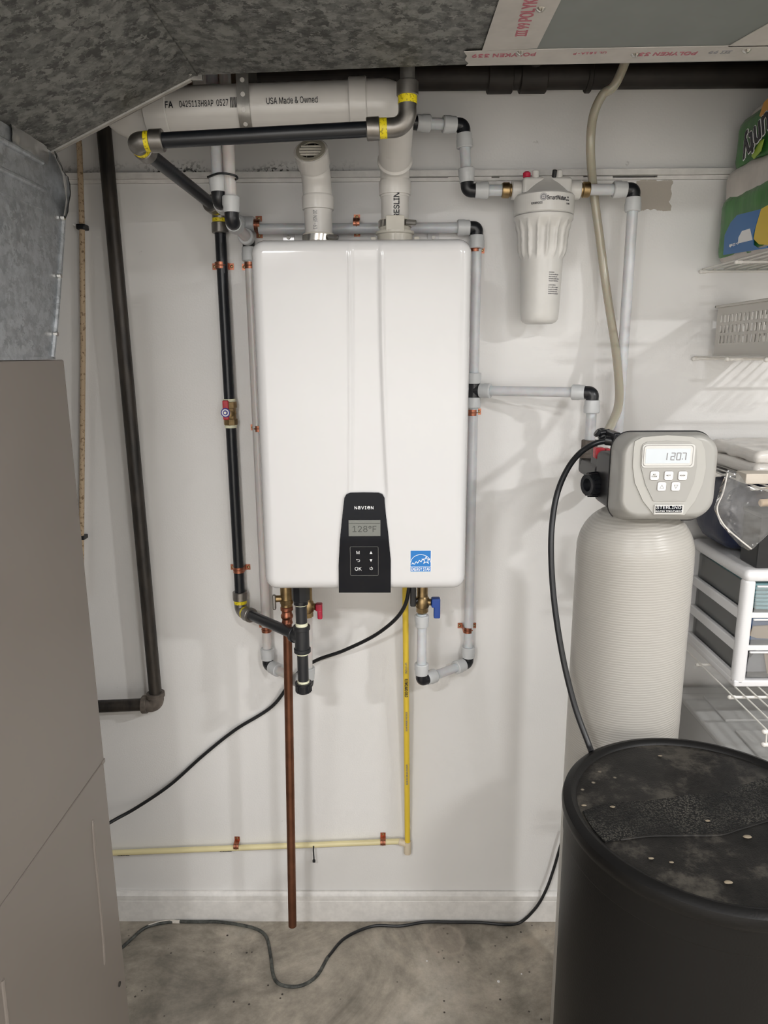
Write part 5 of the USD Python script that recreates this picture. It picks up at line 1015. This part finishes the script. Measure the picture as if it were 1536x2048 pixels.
# sloped transition to the plenum
yb0, yb1 = -.475, yat(xs)
tv = [V(FX, -1.10, PZT), V(FX, yb0, PZT), V(xs, yb1, TZ), V(xs, TF, TZ), V(FX, -1.10, TT), V(FX, yb0, TT), V(xs, yb1, TT), V(xs, TF, TT)]
tm = trimesh.convex.convex_hull(np.array(tv)); obj('transition', tm, 'galvanised', tk, smooth=False)
obj('transition', bx(FX-.45, FX, -1.10, yb0, PZT+.0005, TT), 'galvanised', tk)
# seam strip and flanges
obj('seam_strip', [rbx(xs-.035, xs+.001, TF, yb1-.002, TZ-.0028, TZ+.002, .0008)], 'galvanised', tk)
obj('edge_flange', tube([V(FX, yb0+.001, PZT-.001), V(xs-.012, yb1+.002, TZ-.006)], .0042, 8), 'steel_dull', tk)
q = V(xs-.012, yb1+.001, TZ); obj('corner_clip', rbx(q[0]-.014, q[0]+.020, yb1-.002, yb1+.004, TZ-.008, TZ+.004, .001), 'steel_dull', tk); obj('screw', lathe([(0, .003), (.004, .002), (.0055, 0)], V(q[0], yb1-.012, TZ-.0028), (0, 0, -1), 12), 'steel_bright', tk)
# second grey duct with paper tape
gd = thing('branch_duct', 'flat grey duct at the upper right, edged with printed tape', 'duct', (.6, -.8, TZ))
yr = lambda x_: bbk[1]+(bck[1]-bbk[1])*(x_-bbk[0])/(bck[0]-bbk[0])
obj('duct_section', prism([(xj+.0005, TF), (1.6, TF), (1.6, yr(1.6)), (xj+.0005, yr(xj))], TZ-.002, TT), 'duct_grey', gd, smooth=False)
zt_ = TZ-.0035
def tape(pts, nm='tape', d=.0012):
    pg = Polygon([tuple(PZ(a, b, zt_)[:2]) for a, b in pts]).buffer(0); return obj(nm, flat(pg, V(0, 0, zt_), V(1, 0, 0), V(0, 1, 0), d), 'tape_paper', gd, smooth=False, label='pale printed duct tape')
tape([(1012, -40), (1142, -40), (1074, 97), (964, 102)])
tape([(928, 104), (934, 112), (930, 120), (937, 127), (932, 132), (1150, 128), (1536, 120), (1760, 115), (1760, 84), (1536, 91), (1150, 98), (1000, 101)])
tape([(1455, 94), (1536, 48), (1800, -95), (1850, -40), (1580, 92)])
# print seen from below: letters run right to left in the photograph
zt2 = zt_
def tape_text(s_, p0, p1, h_, m='print_red', bold=True, sq=1.0):
    """from p0 towards p1 (pixels) on the duct underside"""
    a0, a1 = PZ(*p0, zt2), PZ(*p1, zt2); a_ = unit(a1-a0); b_ = np.cross(V(0, 0, -1), a_); return obj('tape_print', text(s_, h_, a0, a_, b_, .0006, bold, False, sq), m, gd, smooth=False)
tape_text('POLYKEN 339', (1074, 105), (940, 109), .012, sq=.9); tape_text('POLYKEN 339', (1398, 103), (1260, 106), .012, sq=.9); tape_text('III 99', (1466, 101), (1420, 102), .010, 'print_grey', sq=.9); tape_text('UL 181A-P', (1215, 103), (1130, 106), .007, 'print_red', False)
tape_text('III 99', (1052, 72), (1058, 52), .016, sq=.7); tape_text('POLYKEN', (1062, 43), (1085, -30), .018, sq=.8)
for px, py in ((1040, 105), (1270, 109), (1493, 101), (1081, 18)):
    q = PZ(px, py, zt_); obj('screw', lathe([(0, .004), (.004, .003), (.007, 0)], q, (0, 0, -1), 12), 'steel_bright', gd)
# ================================================================== OLD PIPES ON THE LEFT
RO = .0167
oa, ob = P(207, 250, -.045), P(313, 1408, -.055); od = unit(oa-ob); otop = ob+od*((2.46-ob[2])/od[2])
op = thing('old_iron_pipe', 'dark worn iron pipe leaning down the wall at the left to an elbow', 'pipe', ob)
obj('pipe', cyl(ob+od*.025, otop, RO, 28), 'old_iron', op); oh = P(170, 1420, -.06); oh[2] = ob[2]-.006
od2 = unit(oh-ob)
obj('elbow', [tube(fillet([ob+od*.03, ob, ob+od2*.03], .022, 8), RO+.004, 26), cyl(ob+od*.022, ob+od*.034, RO+.0075, 28, .001), cyl(ob+od2*.024, ob+od2*.038, RO+.0075, 28, .001)], 'old_fitting', op)
obj('branch_pipe', cyl(ob+od2*.03, oh+od2*.25, RO, 28), 'old_iron', op)
sl_ = thing('sleeved_line', 'thin tan speckled line running straight down the wall at the far left', 'line', P(166, 1080, -.02))
obj('line', tube([V(P(157, 270, -.02)[0], -.02, 2.45), P(159, 300, -.02), P(164, 450, -.02), P(166, 700, -.02), P(164, 960, -.02), P(163, 1072, -.02), P(163, 1200, -.02)], .0064, 14), 'tan_sleeve', sl_)
q = P(163, 454, -.02); obj('clip', [rbx(q[0]-.011, q[0]+.011, -.028, -.001, q[2]-.0065, q[2]+.0065, .003)], 'cord_black', sl_); obj('clip_nail', cyl(V(q[0]-.011, -.012, q[2]+.004), V(q[0]-.021, -.016, q[2]+.007), .003, 8), 'print_white', sl_)
q = P(166, 1075, -.02); obj('clip', rbx(q[0]-.007, q[0]+.006, -.028, -.001, q[2]-.0055, q[2]+.0055, .002), 'cord_black', sl_)
# cast-iron drain along the top of the wall
dz_ = P(900, 157, -.06)[2]
dr_ = thing('cast_iron_drain', 'dark cast-iron drain pipe along the ceiling above the filter', 'pipe', (.5, -.06, dz_))
obj('pipe', cyl(V(-.33, -.055, dz_+.004), V(1.6, -.075, dz_-.003), .0265, 28), 'cast_iron', dr_)
for px, w_ in ((1000, .028), (1066, .03), (1177, .006)):
    x_ = P(px, 155, -.06)[0]; obj('hub', cyl(V(x_-w_, -.06, dz_), V(x_+w_, -.06, dz_), .0315, 28, .002), 'cast_iron', dr_)
x_ = P(1066, 155, -.06)[0]; obj('branch', cyl(V(x_, -.065, dz_), V(x_, -.10, 2.42), .022, 20), 'cast_iron', dr_)
x_ = P(984, 155, -.06)[0]; obj('branch', cyl(V(x_, -.065, dz_), V(x_, -.10, 2.42), .020, 20), 'cast_iron', dr_)
# short white drain stub behind the vent
q = P(403, 165, -.12); st_ = thing('white_stub_pipe', 'short white plastic pipe stub above the vent pipe, beside the duct corner', 'pipe', q)
obj('pipe', cyl(V(q[0], -.10, 2.25), V(q[0], -.10, 2.49), .0195, 24), 'pvc_white', st_); obj('coupling', cyl(V(q[0], -.10, 2.20), V(q[0], -.10, 2.252), .0235, 24, .002), 'pvc_white', st_)
